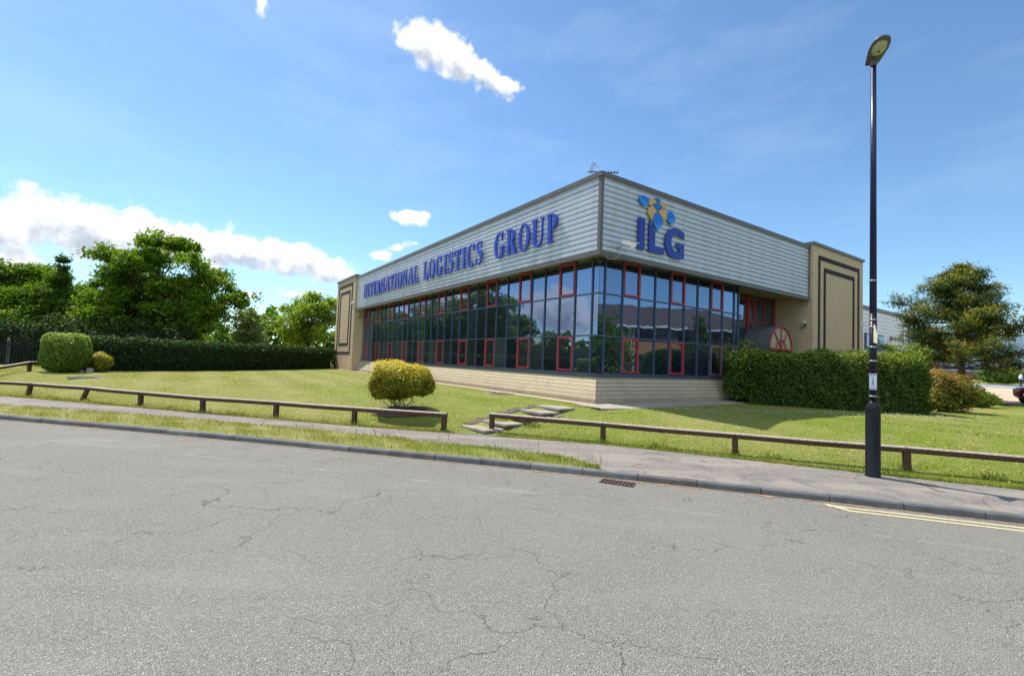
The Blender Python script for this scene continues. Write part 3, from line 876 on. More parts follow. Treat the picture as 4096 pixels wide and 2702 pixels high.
def hedge(name, pts, h, thick, label, mat, n, leaf, seed=1, top_bias=.35, group=None, round_top=.2, hvar=.06, lumpy=.10):
    """clipped hedge following the ground polyline pts (x, y, z)"""
    rng = np.random.default_rng(seed); random.seed(seed)
    pts = [Vector(p) for p in pts]
    for _ in range(3):                          # round the corners of the run
        pts = [pts[0]] + [a.lerp(b, t) for a, b in zip(pts[:-1], pts[1:]) for t in (.25, .75)][1:-1] + [pts[-1]]
    root = empty(name, pts[0], 0, label, 'hedge', group)
    seg = [(pts[i + 1] - pts[i]).length for i in range(len(pts) - 1)]
    cs = np.concatenate([[0], np.cumsum(seg)]); Ltot = cs[-1]
    PX = np.array([tuple(p) for p in pts])
    a_side, a_top, a_end = 2 * Ltot * h, Ltot * thick, 2 * thick * h
    which = rng.choice(3, n, p=np.array([a_side, a_top, a_end]) / (a_side + a_top + a_end))
    s = rng.uniform(0, Ltot, n); u = rng.uniform(-.5, .5, n); z = rng.random(n)
    sgn = rng.choice([-1, 1], n)
    end = which == 2
    s[end] = np.where(sgn[end] > 0, Ltot, 0)
    u[which == 0] = .5 * sgn[which == 0]
    z[which == 1] = 1
    # rounding of the top edge and ends
    prof = 1 - round_top * np.clip((z - .72) / .28, 0, 1) ** 2
    zz = z * h * (1 - .10 * (np.abs(u) * 2) ** 3 * (which == 1))
    lump = lumpy * (np.sin(s * 2.3 + seed) * np.cos(zz * 2.9 + s) + .6 * np.sin(s * 5.7 + zz * 4.1) + .5 * np.sin(s * 11 + zz * 7 + 1.3))
    din = .30 * rng.random(n) ** 2.4 - (rng.random(n) < .06) * rng.random(n) * .16
    px = np.interp(s, cs, PX[:, 0]); py = np.interp(s, cs, PX[:, 1]); pz = np.interp(s, cs, PX[:, 2])
    e = .05
    tx = np.interp(np.minimum(s + e, Ltot), cs, PX[:, 0]) - np.interp(np.maximum(s - e, 0), cs, PX[:, 0])
    ty = np.interp(np.minimum(s + e, Ltot), cs, PX[:, 1]) - np.interp(np.maximum(s - e, 0), cs, PX[:, 1])
    l = np.hypot(tx, ty) + 1e-9; tx /= l; ty /= l
    nx_, ny_ = -ty, tx
    uo = u * thick * prof
    side = which == 0
    uo = np.where(side, (np.abs(uo) + lump - din) * np.sign(u), uo)
    so = np.where(end, (-din + lump) * np.where(s > Ltot / 2, 1, -1), 0)
    hn = hvar * (np.sin(s * 1.7 + seed * 2) + .7 * np.sin(s * 4.3))
    zz = zz + np.where(which == 1, hn + lump * .8 - din, hn * z)
    P = np.stack([px + nx_ * uo + tx * so, py + ny_ * uo + ty * so, pz + zz], 1)
    nb = np.zeros((n, 3))
    nb[:, 0] = np.where(side, nx_ * np.sign(u), np.where(end, tx * np.where(s > Ltot / 2, 1, -1), 0))
    nb[:, 1] = np.where(side, ny_ * np.sign(u), np.where(end, ty * np.where(s > Ltot / 2, 1, -1), 0))
    nb[:, 2] = np.where(which == 1, 1, np.where(z > .8, 1.3, .45))
    fr_ = (which == 1) & (rng.random(n) < .45)
    P[fr_, 2] += np.abs(rng.normal(0, .07, fr_.sum())) * (hvar / .06)
    sz = leaf * (.6 + .8 * rng.random(n))
    V, F = leaf_quads(P - np.array(pts[0]), sz, nb, 0, .55, rng)
    tone = np.clip(.72 * rng.random(n) + top_bias * np.where(which == 1, rng.random(n), np.clip(z - .72, 0, 1) * 4.0 * rng.random(n)), 0, 1)  # top leaves yellower: new growth plus sunlit brightness put into the colour
    np_mesh('foliage', V, F, mat, root, np.repeat(tone, 4))
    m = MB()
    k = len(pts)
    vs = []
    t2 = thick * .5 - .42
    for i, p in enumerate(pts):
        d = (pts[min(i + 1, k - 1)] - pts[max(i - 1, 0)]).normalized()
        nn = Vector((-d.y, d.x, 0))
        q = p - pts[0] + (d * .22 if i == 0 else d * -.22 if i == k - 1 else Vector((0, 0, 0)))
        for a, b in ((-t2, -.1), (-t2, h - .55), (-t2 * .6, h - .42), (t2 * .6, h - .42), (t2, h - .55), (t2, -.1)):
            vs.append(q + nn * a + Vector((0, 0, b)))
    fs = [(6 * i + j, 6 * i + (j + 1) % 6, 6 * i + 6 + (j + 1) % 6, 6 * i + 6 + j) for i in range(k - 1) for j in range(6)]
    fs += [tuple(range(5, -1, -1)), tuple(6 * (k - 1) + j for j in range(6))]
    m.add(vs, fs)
    m.build('light_block_core', MT['twig'], root)  # solid dark inside, added so no light comes through the hedge
    return root


# ------------------------------------------------------------------ the office building (local x = along the logo face, local y = along the lettered face)
TH = 0.5962
CX, CY = 2.66721, 14.79
S = 0.64                      # glass set back under the cladding
MOD, EDG = .862, .286
BEND = 26.79                  # where the lettered face meets its brick pier
AEND = 14.1                   # where the logo face meets its brick pier
GZ = .60
bld = empty('office_building', (CX, CY, 0), TH, 'two-storey office with silver ribbed cladding over dark mirror glazing on a sloped brick plinth', 'building')
ROT = Matrix.Rotation(TH, 4, 'Z')
BM = Matrix.Translation((CX, CY, 0)) @ ROT


def bw(a, b, z): return BM @ Vector((a, b, z))


# ribbed cladding: a profile swept along each face
prof = []
z = 5.49
per = .1795
while z < 7.90:
    for dz, o in ((0, .075), (.012, .078), (.062, .002), (.066, -.002), (.112, -.004), (.118, .008), (.126, -.004), (.168, -.001)):
        if z + dz < 7.905: prof.append((z + dz, o))
    z += per
prof.append((7.905, 0))
m = MB()
n = len(prof)
# seams: lengths of sheet, each a hair off the next
for b0, b1, e in ((.10, 9.3, 0), (9.3, 18.4, .004), (18.4, BEND - .02, .001)):
    m.add([(o + e, b0, zz) for zz, o in prof] + [(o + e, b1, zz) for zz, o in prof], [(i, i + 1, i + 1 + n, i + n) for i in range(n - 1)])
m.build('cladding', MT['clad'], bld)
m = MB()
for a0, a1, e in ((.10, 7.9, 0), (7.9, AEND - .12, .004)):
    m.add([(a0, o + e, zz) for zz, o in prof] + [(a1, o + e, zz) for zz, o in prof], [(i, i + 1, i + 1 + n, i + n) for i in range(n - 1)])
# screws
m.build('cladding', MT['clad'], bld)
m = MB()
for zz in [5.49 + per * k + .155 for k in (0, 4, 7, 10)]:
    for k in range(60):
        b = .3 + k * .45
        if b < BEND - .2: m.box(-.006, .01, b - .006, b + .006, zz - .006, zz + .006)
        if b < AEND - .3: m.box(b - .006, b + .006, -.006, .01, zz - .006, zz + .006)
m.build('fixing_screws', MT['dark'], bld)['kind'] = 'stuff'
# roof edge cap, corner and bottom trims
m = MB()
m.box(-.05, .25, -.05, BEND, 7.905, 8.058); m.box(.25, AEND, -.05, .25, 7.905, 8.058)
for k in range(1, 9):
    m.box(-.055, .252, k * 3.05, k * 3.05 + .10, 7.90, 8.062)
for k in range(1, 5):
    m.box(k * 3.05, k * 3.05 + .10, -.055, .252, 7.90, 8.062)
m.build('roof_edge_cap', MT['trim'], bld)
m = MB(); m.box(-.022, .10, -.022, .10, 5.48, 7.903); m.build('corner_trim', MT['trim'], bld)
m = MB(); m.box(-.03, .10, -.03, BEND, 5.368, 5.486); m.box(.10, AEND, -.03, .10, 5.368, 5.486)
m.box(AEND - .12, AEND - .002, -.02, .10, 5.487, 7.903)
m.build('drip_trim', MT['trim'], bld)
m = MB(); m.box(.10, 1.75, .10, BEND, 5.52, 5.60); m.box(1.75, AEND, .10, 1.75, 5.52, 5.60)
m.box(.10, .13, .10, BEND, 5.40, 5.52); m.box(.13, AEND, .10, .13, 5.40, 5.52)
m.build('soffit', MT['soffit'], bld)
m = MB(); m.box(.05, 19.9, .05, 32, 7.5, 7.62); m.build('roof', MT['roof'], bld)
# solid mass behind the skins
m = MB()
m.box(S + .08, 9.0, S + .08, 32, .5, 5.53); m.box(9.0, 19.9, 1.68, 32, .5, 5.53); m.box(.12, 19.9, .12, 32, 5.61, 7.5)
m.build('inner_walls', MT['dark'], bld)
m = MB(); m.box(19.91, 20.0, 2.21, 32.2, .4, 7.9); m.box(2.3, 19.9, 32.01, 32.2, .4, 7.9); m.build('rear_wall', MT['white_clad'], bld)

# curtain wall
ROWS = ((1.60, 2.862), (2.862, 4.285), (4.285, 5.52))
lm = [S + EDG + MOD * k for k in range(31)]           # mullion positions on the lettered face
rm = [S + EDG + MOD * k for k in range(10)]
RA = 9.02
m = MB()
for b in lm[:-1]: m.box(S - .045, S + .06, b - .022, b + .022, 1.52, 5.52)
for zz, hh in ((2.862, .024), (4.285, .024)): m.box(S - .038, S + .05, S - .038, BEND, zz - hh, zz + hh)
m.box(S - .07, S + .06, S - .07, BEND, 1.47, 1.60)
m.build('mullions', MT['frame'], bld)
m = MB()
for a in rm: m.box(a - .022, a + .022, S - .045, S + .06, 1.60, 5.52)
for zz, hh in ((2.862, .024), (4.285, .024)): m.box(S + .05, RA, S - .038, S + .05, zz - hh, zz + hh)
m.box(S + .06, RA, S - .07, S + .06, 1.47, 1.60)
m.box(RA - .03, RA + .03, S - .04, S + .06, 1.47, 5.52)
m.build('mullions', MT['frame'], bld)


def pane(name, face, u0, u1, z0, z1, mt, parent, dep=0.0):
    """sheet of glass 8 mm thick set very slightly out of true, as real panes are"""
    rng = random.uniform
    o = [dep + rng(-.0016, .0016) for _ in range(4)]
    q = [(u0, z0), (u1, z0), (u1, z1), (u0, z1)]
    mb = MB()
    if face == 'L':
        vs = [(S + o[i], u, zz) for i, (u, zz) in enumerate(q)] + [(S + .03, u, zz) for u, zz in q]
    else:
        vs = [(u, S + o[i], zz) for i, (u, zz) in enumerate(q)] + [(u, S + .03, zz) for u, zz in q]
    mb.add(vs, [(0, 1, 2, 3), (7, 6, 5, 4), (0, 4, 5, 1), (1, 5, 6, 2), (2, 6, 7, 3), (3, 7, 4, 0)])
    return mb.build(name, mt, parent)


def opener(face, u0, u1, z0, z1, frame_mat, dark=False):
    w = .055
    mb = MB()
    for (x0, x1, y0, y1) in ((u0, u0 + w, z0, z1), (u1 - w, u1, z0, z1), (u0 + w, u1 - w, z0, z0 + w), (u0 + w, u1 - w, z1 - w, z1)):
        if face == 'L': mb.box(S - .06, S + .02, x0, x1, y0, y1)
        else: mb.box(x0, x1, S - .06, S + .02, y0, y1)
    o = mb.build('window', frame_mat, bld)
    pane('pane', face, u0 + w, u1 - w, z0 + w, z1 - w, MT['spandrel'] if dark else MT['glass'], o, -.012)
    return o


for r_, (z0, z1) in enumerate(ROWS):
    edges = [S + .004] + lm[:-1] + [BEND]
    for k in range(len(edges) - 1):
        u0, u1 = edges[k] + .022 * (k > 0), edges[k + 1] - .022
        spn = r_ == 0 and (k >= 13 or k in (4, 5, 7, 8, 10)) and k < 28
        if r_ != 1 and k % 3 == 2:
            opener('L', u0, u1, z0 + .03, z1 - .03, MT['red'], spn)
        else:
            pane('glass_panel', 'L', u0, u1, z0 + .012, z1 - .012, MT['spandrel'] if spn else MT['glass'], bld)
    edges = [S + .035] + rm + [RA]
    for k in range(len(edges) - 1):
        u0, u1 = edges[k] + .022 * (k > 0), edges[k + 1] - .022
        if r_ != 1 and k in (2, 5, 8):
            opener('R', u0, u1, z0 + .03, z1 - .03, MT['red'] if (r_, k) != (0, 8) else plain('faded_pink_frame', (.30, .12, .14), .5, 0, .2, 4))
        else:
            pane('glass_panel', 'R', u0, u1, z0 + .012, z1 - .012, MT['glass'], bld)

# battered brick plinth
m = MB()
P0, P1 = S - .03, S - .47
zt, zb = 1.468, .76
m.add([(P0, P0, zt), (P0, BEND, zt), (P1, BEND, zb), (P1, P1, zb), (P1, BEND, .3), (P1, P1, .3)], [(0, 1, 2, 3), (3, 2, 4, 5)])
m.build('plinth', MT['plinth_l'], bld)
m = MB()
m.add([(P0, P0, zt), (RA, P0, zt), (RA + .4, P1, zb), (P1, P1, zb), (RA + .4, P1, .3), (P1, P1, .3), (RA, 1.7, zt), (RA + .4, 1.7, zb), (RA + .4, 1.7, .3)],
      [(0, 1, 2, 3), (3, 2, 4, 5), (1, 6, 7, 2), (2, 7, 8, 4)])
m.build('plinth', MT['plinth_r'], bld)
m = MB(); m.box(P0 - .002, S + .05, P0 - .002, BEND, 1.462, 1.469); m.build('damp_course', MT['dark'], bld)

# brick piers with nested dark brown brick frames and capping
m = MB(); m.box(-.10, 2.2, BEND + .002, 32.35, .2, 8.10); pl = m.build('brick_pier', MT['brick'], bld)
m = MB(); m.box(-.17, 2.25, BEND - .05, 32.42, 8.10, 8.235); m.build('coping', MT['trim'], pl)


def band_frame(parent, face, u0, u1, z0, z1, w, off, wz=None):
    wz = wz or w
    mb = MB()
    for (x0, x1, y0, y1) in ((u0, u0 + w, z0, z1), (u1 - w, u1, z0, z1), (u0 + w, u1 - w, z1 - wz, z1)) + (((u0 + w, u1 - w, z0, z0 + wz),) if z0 > 1.0 else ()):
        if face == 'L': mb.box(off - .018, off + .03, x0, x1, y0, y1)
        else: mb.box(x0, x1, off - .018, off + .03, y0, y1)
    return mb.build('brick_band', MT['band'], parent)


band_frame(pl, 'L', 27.47, 31.75, 1.92, 7.68, .27, -.10, .2)
band_frame(pl, 'L', 28.12, 31.15, 2.62, 7.12, .27, -.10, .2)
m = MB(); m.box(AEND + .002, 20.0, -.15, 2.2, .2, 8.10); pr = m.build('brick_pier', MT['brick'], bld)
m = MB(); m.box(AEND - .05, 20.08, -.22, 2.25, 8.10, 8.235); m.build('coping', MT['trim'], pr)
band_frame(pr, 'R', 14.64, 19.5, .5, 7.65, .215, -.15)
band_frame(pr, 'R', 15.24, 18.86, .5, 7.10, .215, -.15)
# recessed entrance: dark glazed back wall, red frames, barrel porch
m = MB()
m.box(9.0, AEND, 1.60, 1.68, .6, 5.52)
m.build('entrance_glazing', MT['spandrel'], bld)
for u0, u1, z0, z1 in ((10.3, 11.3, 4.2, 5.35), (11.55, 12.0, 4.2, 5.35), (12.06, 12.98, 4.2, 5.35)):
    mb = MB(); w = .05
    for (x0, x1, y0, y1) in ((u0, u0 + w, z0, z1), (u1 - w, u1, z0, z1), (u0 + w, u1 - w, z0, z0 + w), (u0 + w, u1 - w, z1 - w, z1)):
        mb.box(x0, x1, 1.55, 1.64, y0, y1)
    o = mb.build('window', MT['red'], bld)
    mb = MB(); mb.box(u0 + w, u1 - w, 1.585, 1.61, z0 + w, z1 - w); mb.build('pane', MT['glass'], o)
m = MB(); m.box(11.42, 11.50, 1.53, 1.64, .6, 5.52); m.box(13.86, 13.95, 1.53, 1.64, .6, 5.52); m.build('entrance_posts', MT['red'], bld)
pc, pz, pr_ = 12.12, 2.93, 1.05
m = MB()
seg = 28
ring = lambda r_, b: [(pc - r_ * math.cos(math.pi * k / seg), b, pz + r_ * math.sin(math.pi * k / seg)) for k in range(seg + 1)]
m.add(ring(pr_, .34) + ring(pr_, 1.6), [(k, k + 1, k + 2 + seg, k + 1 + seg) for k in range(seg)], 0, True)
for bb in (1.0,):
    m.add(ring(pr_ + .012, bb - .02) + ring(pr_ + .012, bb + .02), [(k, k + 1, k + 2 + seg, k + 1 + seg) for k in range(seg)])
m.box(pc - pr_, pc - pr_ + .05, .36, 1.6, .6, pz); m.box(pc + pr_ - .05, pc + pr_, .36, 1.6, .6, pz)
por = m.build('porch', plain('grey_porch_roof', (.11, .135, .14), .55, 0, .25, 2), bld)
m = MB(); mm = ring(pr_ - .03, .36)
m.add(mm, [tuple(range(seg + 1))]); m.build('fanlight', plain('cream_fanlight_glass', (.42, .37, .24), .2, 0, .12, 3), por)
m = MB()
for r0, w in ((pr_ - .03, .035), (.42, .025)):
    pts = [(pc - r0 * math.cos(math.pi * k / seg), .33, pz + r0 * math.sin(math.pi * k / seg)) for k in range(seg + 1)]
    m.tube(pts, w, 6)
for an in (52, 90, 128):
    c_, s_ = math.cos(R(an)), math.sin(R(an))
    m.tube([(pc, .33, pz + .02), (pc + c_ * (pr_ - .03), .33, pz + s_ * (pr_ - .03))], .024, 6)
m.box(pc - pr_, pc + pr_, .30, .37, pz - .06, pz + .02)
m.build('fanlight_bars', MT['red'], por)

# ------------------------------------------------------------------ things fixed to the building
def stroke(pts, w):
    """variable-width stroke -> list of quads"""
    pts = [np.array(p, float) for p in pts]; w = w if isinstance(w, (list, tuple)) else [w] * len(pts)
    l, r_ = [], []
    for i, p in enumerate(pts):
        d = pts[min(i + 1, len(pts) - 1)] - pts[max(i - 1, 0)]; d /= np.linalg.norm(d) + 1e-9
        nn = np.array([-d[1], d[0]]) * w[i] / 2
        l.append(tuple(p + nn)); r_.append(tuple(p - nn))
    return l + r_[::-1]


def rect(x0, y0, x1, y1): return [(x0, y0), (x1, y0), (x1, y1), (x0, y1)]


def arc_ring(cx, cy, ro, rho, ri, rhi, a0, a1, n=26, cxi=None):
    """thick-thin ring section between an outer and an inner ellipse"""
    cxi = cx if cxi is None else cxi
    o = [(cx + ro * math.cos(R(a0 + (a1 - a0) * k / n)), cy + rho * math.sin(R(a0 + (a1 - a0) * k / n))) for k in range(n + 1)]
    i_ = [(cxi + ri * math.cos(R(a0 + (a1 - a0) * k / n)), cy + rhi * math.sin(R(a0 + (a1 - a0) * k / n))) for k in range(n + 1)]
    return ('ring', o, i_)


def glyph(ch):
    t = .055
    if ch == 'I': return .46, [rect(.13, t, .33, 1 - t), rect(.02, 0, .44, t), rect(.02, 1 - t, .44, 1)]
    if ch == 'T': return .76, [rect(.28, t, .48, .93), rect(.02, .93, .74, 1), [(.02, .70), (.05, .70), (.13, .93), (.02, .93)], [(.71, .70), (.74, .70), (.74, .93), (.63, .93)], rect(.18, 0, .58, t)]
    if ch in 'EL':
        p = [rect(.10, t, .30, 1 - t), rect(.0, 0, .64, t), [(.64, t), (.64, .34), (.61, .34), (.48, t)]]
        if ch == 'E': p += [rect(.0, 1 - t, .60, 1), [(.60, 1 - t), (.46, 1 - t), (.57, .70), (.60, .70)], rect(.30, .485, .45, .54), rect(.45, .38, .49, .65)]
        else: p += [rect(.0, 1 - t, .42, 1)]
        return .68, p
    if ch == 'N': return .88, [rect(.10, t, .165, .94), rect(.70, .06, .765, 1 - t), [(.02, 1), (.26, 1), (.765, .06), (.765, 0), (.68, 0), (.165, .90), (.02, .945)], rect(.0, 0, .27, t), rect(.60, 1 - t, .87, 1)]
    if ch == 'A': return .86, [stroke([(.13, t), (.42, 1)], .07), stroke([(.41, 1.0), (.70, t)], .21), rect(.22, .30, .58, .36), rect(.0, 0, .27, t), rect(.53, 0, .86, t)]
    if ch == 'O': return .86, [arc_ring(.42, .5, .41, .53, .215, .475, 0, 360, 40)]
    if ch in 'RP':
        p = [rect(.10, t, .30, 1 - t), rect(.0, 0, .42, t), rect(.0, 1 - t, .34, 1), rect(.30, .46, .36, .515),
             arc_ring(.34, .73, .34, .27, .15, .215, -90, 90, 20)]
        if ch == 'R': return .84, p + [stroke([(.42, .49), (.70, t)], .20), rect(.60, 0, .84, t)]
        return .74, p
    if ch == 'G': return .90, [arc_ring(.43, .5, .42, .53, .22, .475, 48, 322, 34), rect(.56, .06, .755, .40), rect(.48, .40, .86, .455), [(.66, .70), (.70, .66), (.72, 1.02), (.69, 1.02), (.62, .92)]]
    if ch == 'C': return .82, [arc_ring(.43, .5, .42, .53, .22, .475, 46, 316, 34), [(.66, .70), (.72, .66), (.74, 1.02), (.71, 1.02), (.64, .92)]]
    if ch == 'S':
        pts = [(.52, .80), (.49, .92), (.38, .985), (.25, .985), (.12, .91), (.10, .77), (.17, .65), (.33, .55), (.47, .44), (.53, .30), (.49, .12), (.36, .025), (.22, .02), (.10, .10), (.06, .24)]
        ww = [.03, .05, .06, .075, .12, .16, .19, .21, .20, .16, .11, .08, .06, .05, .03]
        return .64, [('strip', pts, ww), [(.50, .70), (.54, .70), (.55, 1.02), (.52, 1.02), (.47, .92)], [(.04, .30), (.08, .30), (.11, .10), (.07, -.02), (.04, -.02)]]
    if ch == 'U': return .88, [rect(.10, .30, .30, 1 - t), rect(.69, .30, .755, 1 - t), rect(.0, 1 - t, .40, 1), rect(.60, 1 - t, .86, 1), arc_ring(.4275, .31, .3275, .335, .195, .26, 180, 360, 24, .495)]
    return .5, []


def letter_mesh(ch, frame, depth0, depth1):
    mb = MB()
    w, parts = glyph(ch)
    for i, p in enumerate(parts):
        d1 = depth1 + .0025 * i
        if isinstance(p, tuple):
            if p[0] == 'ring': o, i_ = p[1], p[2]
            else:
                q = stroke(p[1], p[2]); k = len(p[1]); o, i_ = q[:k], q[k:][::-1]
            k = len(o)
            vs = [frame(x, y, depth0) for x, y in o] + [frame(x, y, depth0) for x, y in i_] + [frame(x, y, d1) for x, y in o] + [frame(x, y, d1) for x, y in i_]
            fs = []
            for j in range(k - 1):
                fs += [(j, j + 1, k + j + 1, k + j), (2 * k + j, 2 * k + j + 1, 3 * k + j + 1, 3 * k + j), (j, j + 1, 2 * k + j + 1, 2 * k + j), (k + j, k + j + 1, 3 * k + j + 1, 3 * k + j)]
            if math.dist(o[0], o[-1]) > 1e-4: fs += [(0, k, 3 * k, 2 * k), (k - 1, 2 * k - 1, 4 * k - 1, 3 * k - 1)]
            mb.add(vs, fs)
        else:
            mb.prism(p, depth0, d1, frame)
    return w, mb


sign = empty('lettering_sign', bw(0, 24.6, 6.17), TH, 'long row of raised blue serif capitals across the sunlit side of the silver cladding', 'sign')
for word, bs, be, z0, hh in (('INTERNATIONAL', 24.60, 14.40, 6.14, 1.0), ('LOGISTICS', 13.65, 7.20, 6.15, 1.02), ('GROUP', 6.22, 1.98, 6.17, 1.04)):
    tot = sum(glyph(c)[0] for c in word) + .12 * (len(word) - 1)
    sx = (bs - be) / tot
    x = 0.0
    for c in word:
        fr = lambda gx, gy, d, x=x: (-.03 - d, -((x + gx) * sx) + (bs - 24.6), z0 - 6.17 + gy * hh)
        w, mb = letter_mesh(c, fr, .03, .09)
        mb.build('letter', MT['blue'], sign)
        x += w + .12
logo = empty('logo_sign', bw(1.70, 0, 5.8), TH, 'raised navy ILG initials under blue and gold faceted gems on the shaded cladding', 'sign')
LG = {
    'I': [(1.7, 6.90), (2.03, 6.90), (2.03, 5.82), (1.70, 5.82)],
    'L': [(2.24, 6.90), (2.56, 6.53), (2.56, 6.07), (3.06, 6.07), (3.06, 5.82), (2.24, 5.82)],
    'G': [(4.18, 6.80), (4.05, 6.85), (3.91, 6.88), (3.68, 6.90), (3.49, 6.86), (3.33, 6.78), (3.22, 6.67), (3.14, 6.53), (3.1, 6.37), (3.12, 6.18), (3.2, 6.01), (3.32, 5.89), (3.48, 5.81), (3.7, 5.78), (3.94, 5.80), (4.18, 5.86), (4.18, 6.38), (3.75, 6.38), (3.75, 6.17), (3.91, 6.17), (3.91, 6.05), (3.80, 6.03), (3.68, 6.05), (3.56, 6.11), (3.46, 6.23), (3.43, 6.38), (3.47, 6.52), (3.58, 6.62), (3.76, 6.66), (3.98, 6.62), (4.18, 6.56)],
}
for k_, poly in LG.items():
    mb = MB(); mb.prism(poly, .04, .085, lambda x, y, d: (x - 1.70, -d, y - 5.8)); mb.build('letter', MT['logo_navy'], logo)
GEMS = [('b', [(1.72, 7.61), (1.96, 7.70), (2.07, 7.66), (2.18, 7.63), (2.18, 7.45), (1.95, 7.32), (1.72, 7.44)], (1.94, 7.51), 3),
        ('g', [(2.20, 7.63), (2.45, 7.70), (2.61, 7.62), (2.39, 7.48), (2.25, 7.41), (2.20, 7.46)], None, 0),
        ('b', [(2.48, 7.72), (2.66, 7.77), (2.86, 7.72), (2.68, 7.63)], None, 0),
        ('g', [(2.71, 7.61), (2.92, 7.70), (3.12, 7.63), (3.13, 7.45), (3.04, 7.41)], None, 0),
        ('b', [(2.43, 7.47), (2.67, 7.60), (2.88, 7.47), (2.67, 7.33)], None, 0),
        ('g', [(2.38, 7.45), (2.65, 7.30), (2.43, 7.11), (2.41, 6.91), (2.18, 7.12), (2.18, 7.32)], None, 0),
        ('g', [(2.70, 7.30), (2.93, 7.46), (3.15, 7.32), (3.16, 7.11), (2.945, 6.91), (2.935, 7.09)], (2.94, 7.12), 2),
        ('b', [(2.68, 7.29), (2.92, 7.08), (2.93, 6.90), (2.66, 6.59), (2.43, 6.89), (2.43, 7.09)], (2.67, 6.82), 3),
        ('b', [(3.18, 7.32), (3.39, 7.45), (3.62, 7.31), (3.63, 7.13), (3.38, 6.96), (3.18, 7.12)], (3.39, 7.15), 3)]
for c, poly, hub, _ in GEMS:
    mb = MB()
    fr = lambda x, y, d: (x - 1.70, -d, y - 5.8)
    mb.prism(poly, .04, .085, fr, 0)
    if hub:                                                        # shallow facets folded at the hub
        lows = sorted(range(len(poly)), key=lambda i: poly[i][1])
        k = len(poly)
        vs = [fr(x, y, .088) for x, y in poly] + [fr(hub[0], hub[1], .112)]
        for i in range(k):
            j = (i + 1) % k
            low = (poly[i][1] + poly[j][1]) / 2 < hub[1] + .02
            mb.add([vs[i], vs[j], vs[k]], [(0, 1, 2)], 1 if low else 0)
    mb.build('gem', [MT['logo_blue'], MT['logo_blue2']] if c == 'b' else [MT['logo_gold'], MT['logo_gold2']], logo)


def text_mesh(body, size, name, mat, parent, mtx):
    cu = bpy.data.curves.new(name, 'FONT'); cu.body = body; cu.size = size; cu.align_x = 'CENTER'; cu.align_y = 'CENTER'; cu.extrude = .001
    t = bpy.data.objects.new('tmp_text', cu); COL.objects.link(t)
    dg = bpy.context.evaluated_depsgraph_get()
    me = bpy.data.meshes.new_from_object(t.evaluated_get(dg))
    bpy.data.objects.remove(t); bpy.data.curves.remove(cu)
    me.transform(mtx)
    me.materials.clear(); me.materials.append(mat)
    me.name = name
    o = bpy.data.objects.new(name, me); COL.objects.link(o); o.parent = parent
    return o


# security camera on the logo face
cc = empty('security_camera', bw(.80, -.02, 5.72), TH, 'white box security camera on an arm low on the logo cladding, near the corner', 'camera')
DIR = Vector((.62, -.55, -.20)).normalized()
side = DIR.cross(Vector((0, 0, 1))).normalized(); upv = side.cross(DIR)
def camb(mb, l0, l1, w0, w1, h0, h1, org):
    vs = [org + DIR * l + side * w + upv * h for h in (h0, h1) for w in (w0, w1) for l in (l0, l1)]
    mb.add(vs, [(0, 2, 3, 1), (4, 5, 7, 6), (0, 1, 5, 4), (2, 6, 7, 3), (0, 4, 6, 2), (1, 3, 7, 5)])
org = Vector((-.06, -.22, .12))
m = MB(); camb(m, 0, .46, -.07, .07, -.06, .07, org); camb(m, -.02, .54, -.085, .085, .072, .084, org); m.build('housing', MT['white'], cc)
m = MB(); camb(m, .462, .466, -.05, .05, -.04, .05, org); m.build('lens_window', MT['dark'], cc)
m = MB(); m.tube([(0, 0, -.02), (0, -.12, -.02), (-.02, -.2, .06)], .022, 8); m.box(-.05, .05, -.02, .02, -.08, .04); m.build('bracket', MT['steel'], cc)
m = MB(); camb(m, .30, .42, -.03, .05, -.13, -.062, org); m.build('infrared_lamp', MT['white'], cc)
m = MB(); m.tube([(-.02, -.17, .04), (-.05, -.2, -.2), (-.2, -.16, -.42), (-.45, -.05, -.45), (-.62, .1, -.28)], .010, 6); m.build('cable', MT['steel'], cc)
mt_ = Matrix((( DIR.x, upv.x, -side.x, 0), (DIR.y, upv.y, -side.y, 0), (DIR.z, upv.z, -side.z, 0), (0, 0, 0, 1)))
c0 = org + DIR * .24 - side * .0712 + upv * .005
text_mesh('SE  CH', .10, 'lettering', MT['logo_navy'], cc, Matrix.Translation(c0) @ mt_)
for lb, a, b, z in (('small cream soffit lamp under the sunlit cladding, left of the building corner', .30, 1.05, 5.40), ('small cream soffit lamp under the logo cladding, right of the building corner', 1.05, .30, 5.40)):
    o = MB().lathe([(.0, .04), (.05, .035), (.055, 0), (.05, -.05), (.02, -.075)], 14).build('soffit_lamp', plain('cream_plastic', (.62, .55, .38), .5), None)
    o.location = bw(a, b, z + .08); tag(o, lb, 'lamp', 'soffit lamps')


def floodlight(loc, rz, label):
    e = empty('floodlight', loc, rz, label, 'floodlight')
    MB().box(-.10, .10, -.22, -.04, -.14, -.02).build('lamp_body', MT['black'], e)
    MB().box(-.085, .085, -.225, -.221, -.13, -.03).build('lens', MT['lens'], e)
    MB().box(-.05, .05, -.09, 0, .03, .13).build('sensor', MT['white'], e)
    MB().tube([(0, 0, .0), (0, -.1, -.02)], .02, 6).build('bracket', MT['steel'], e)
    return e


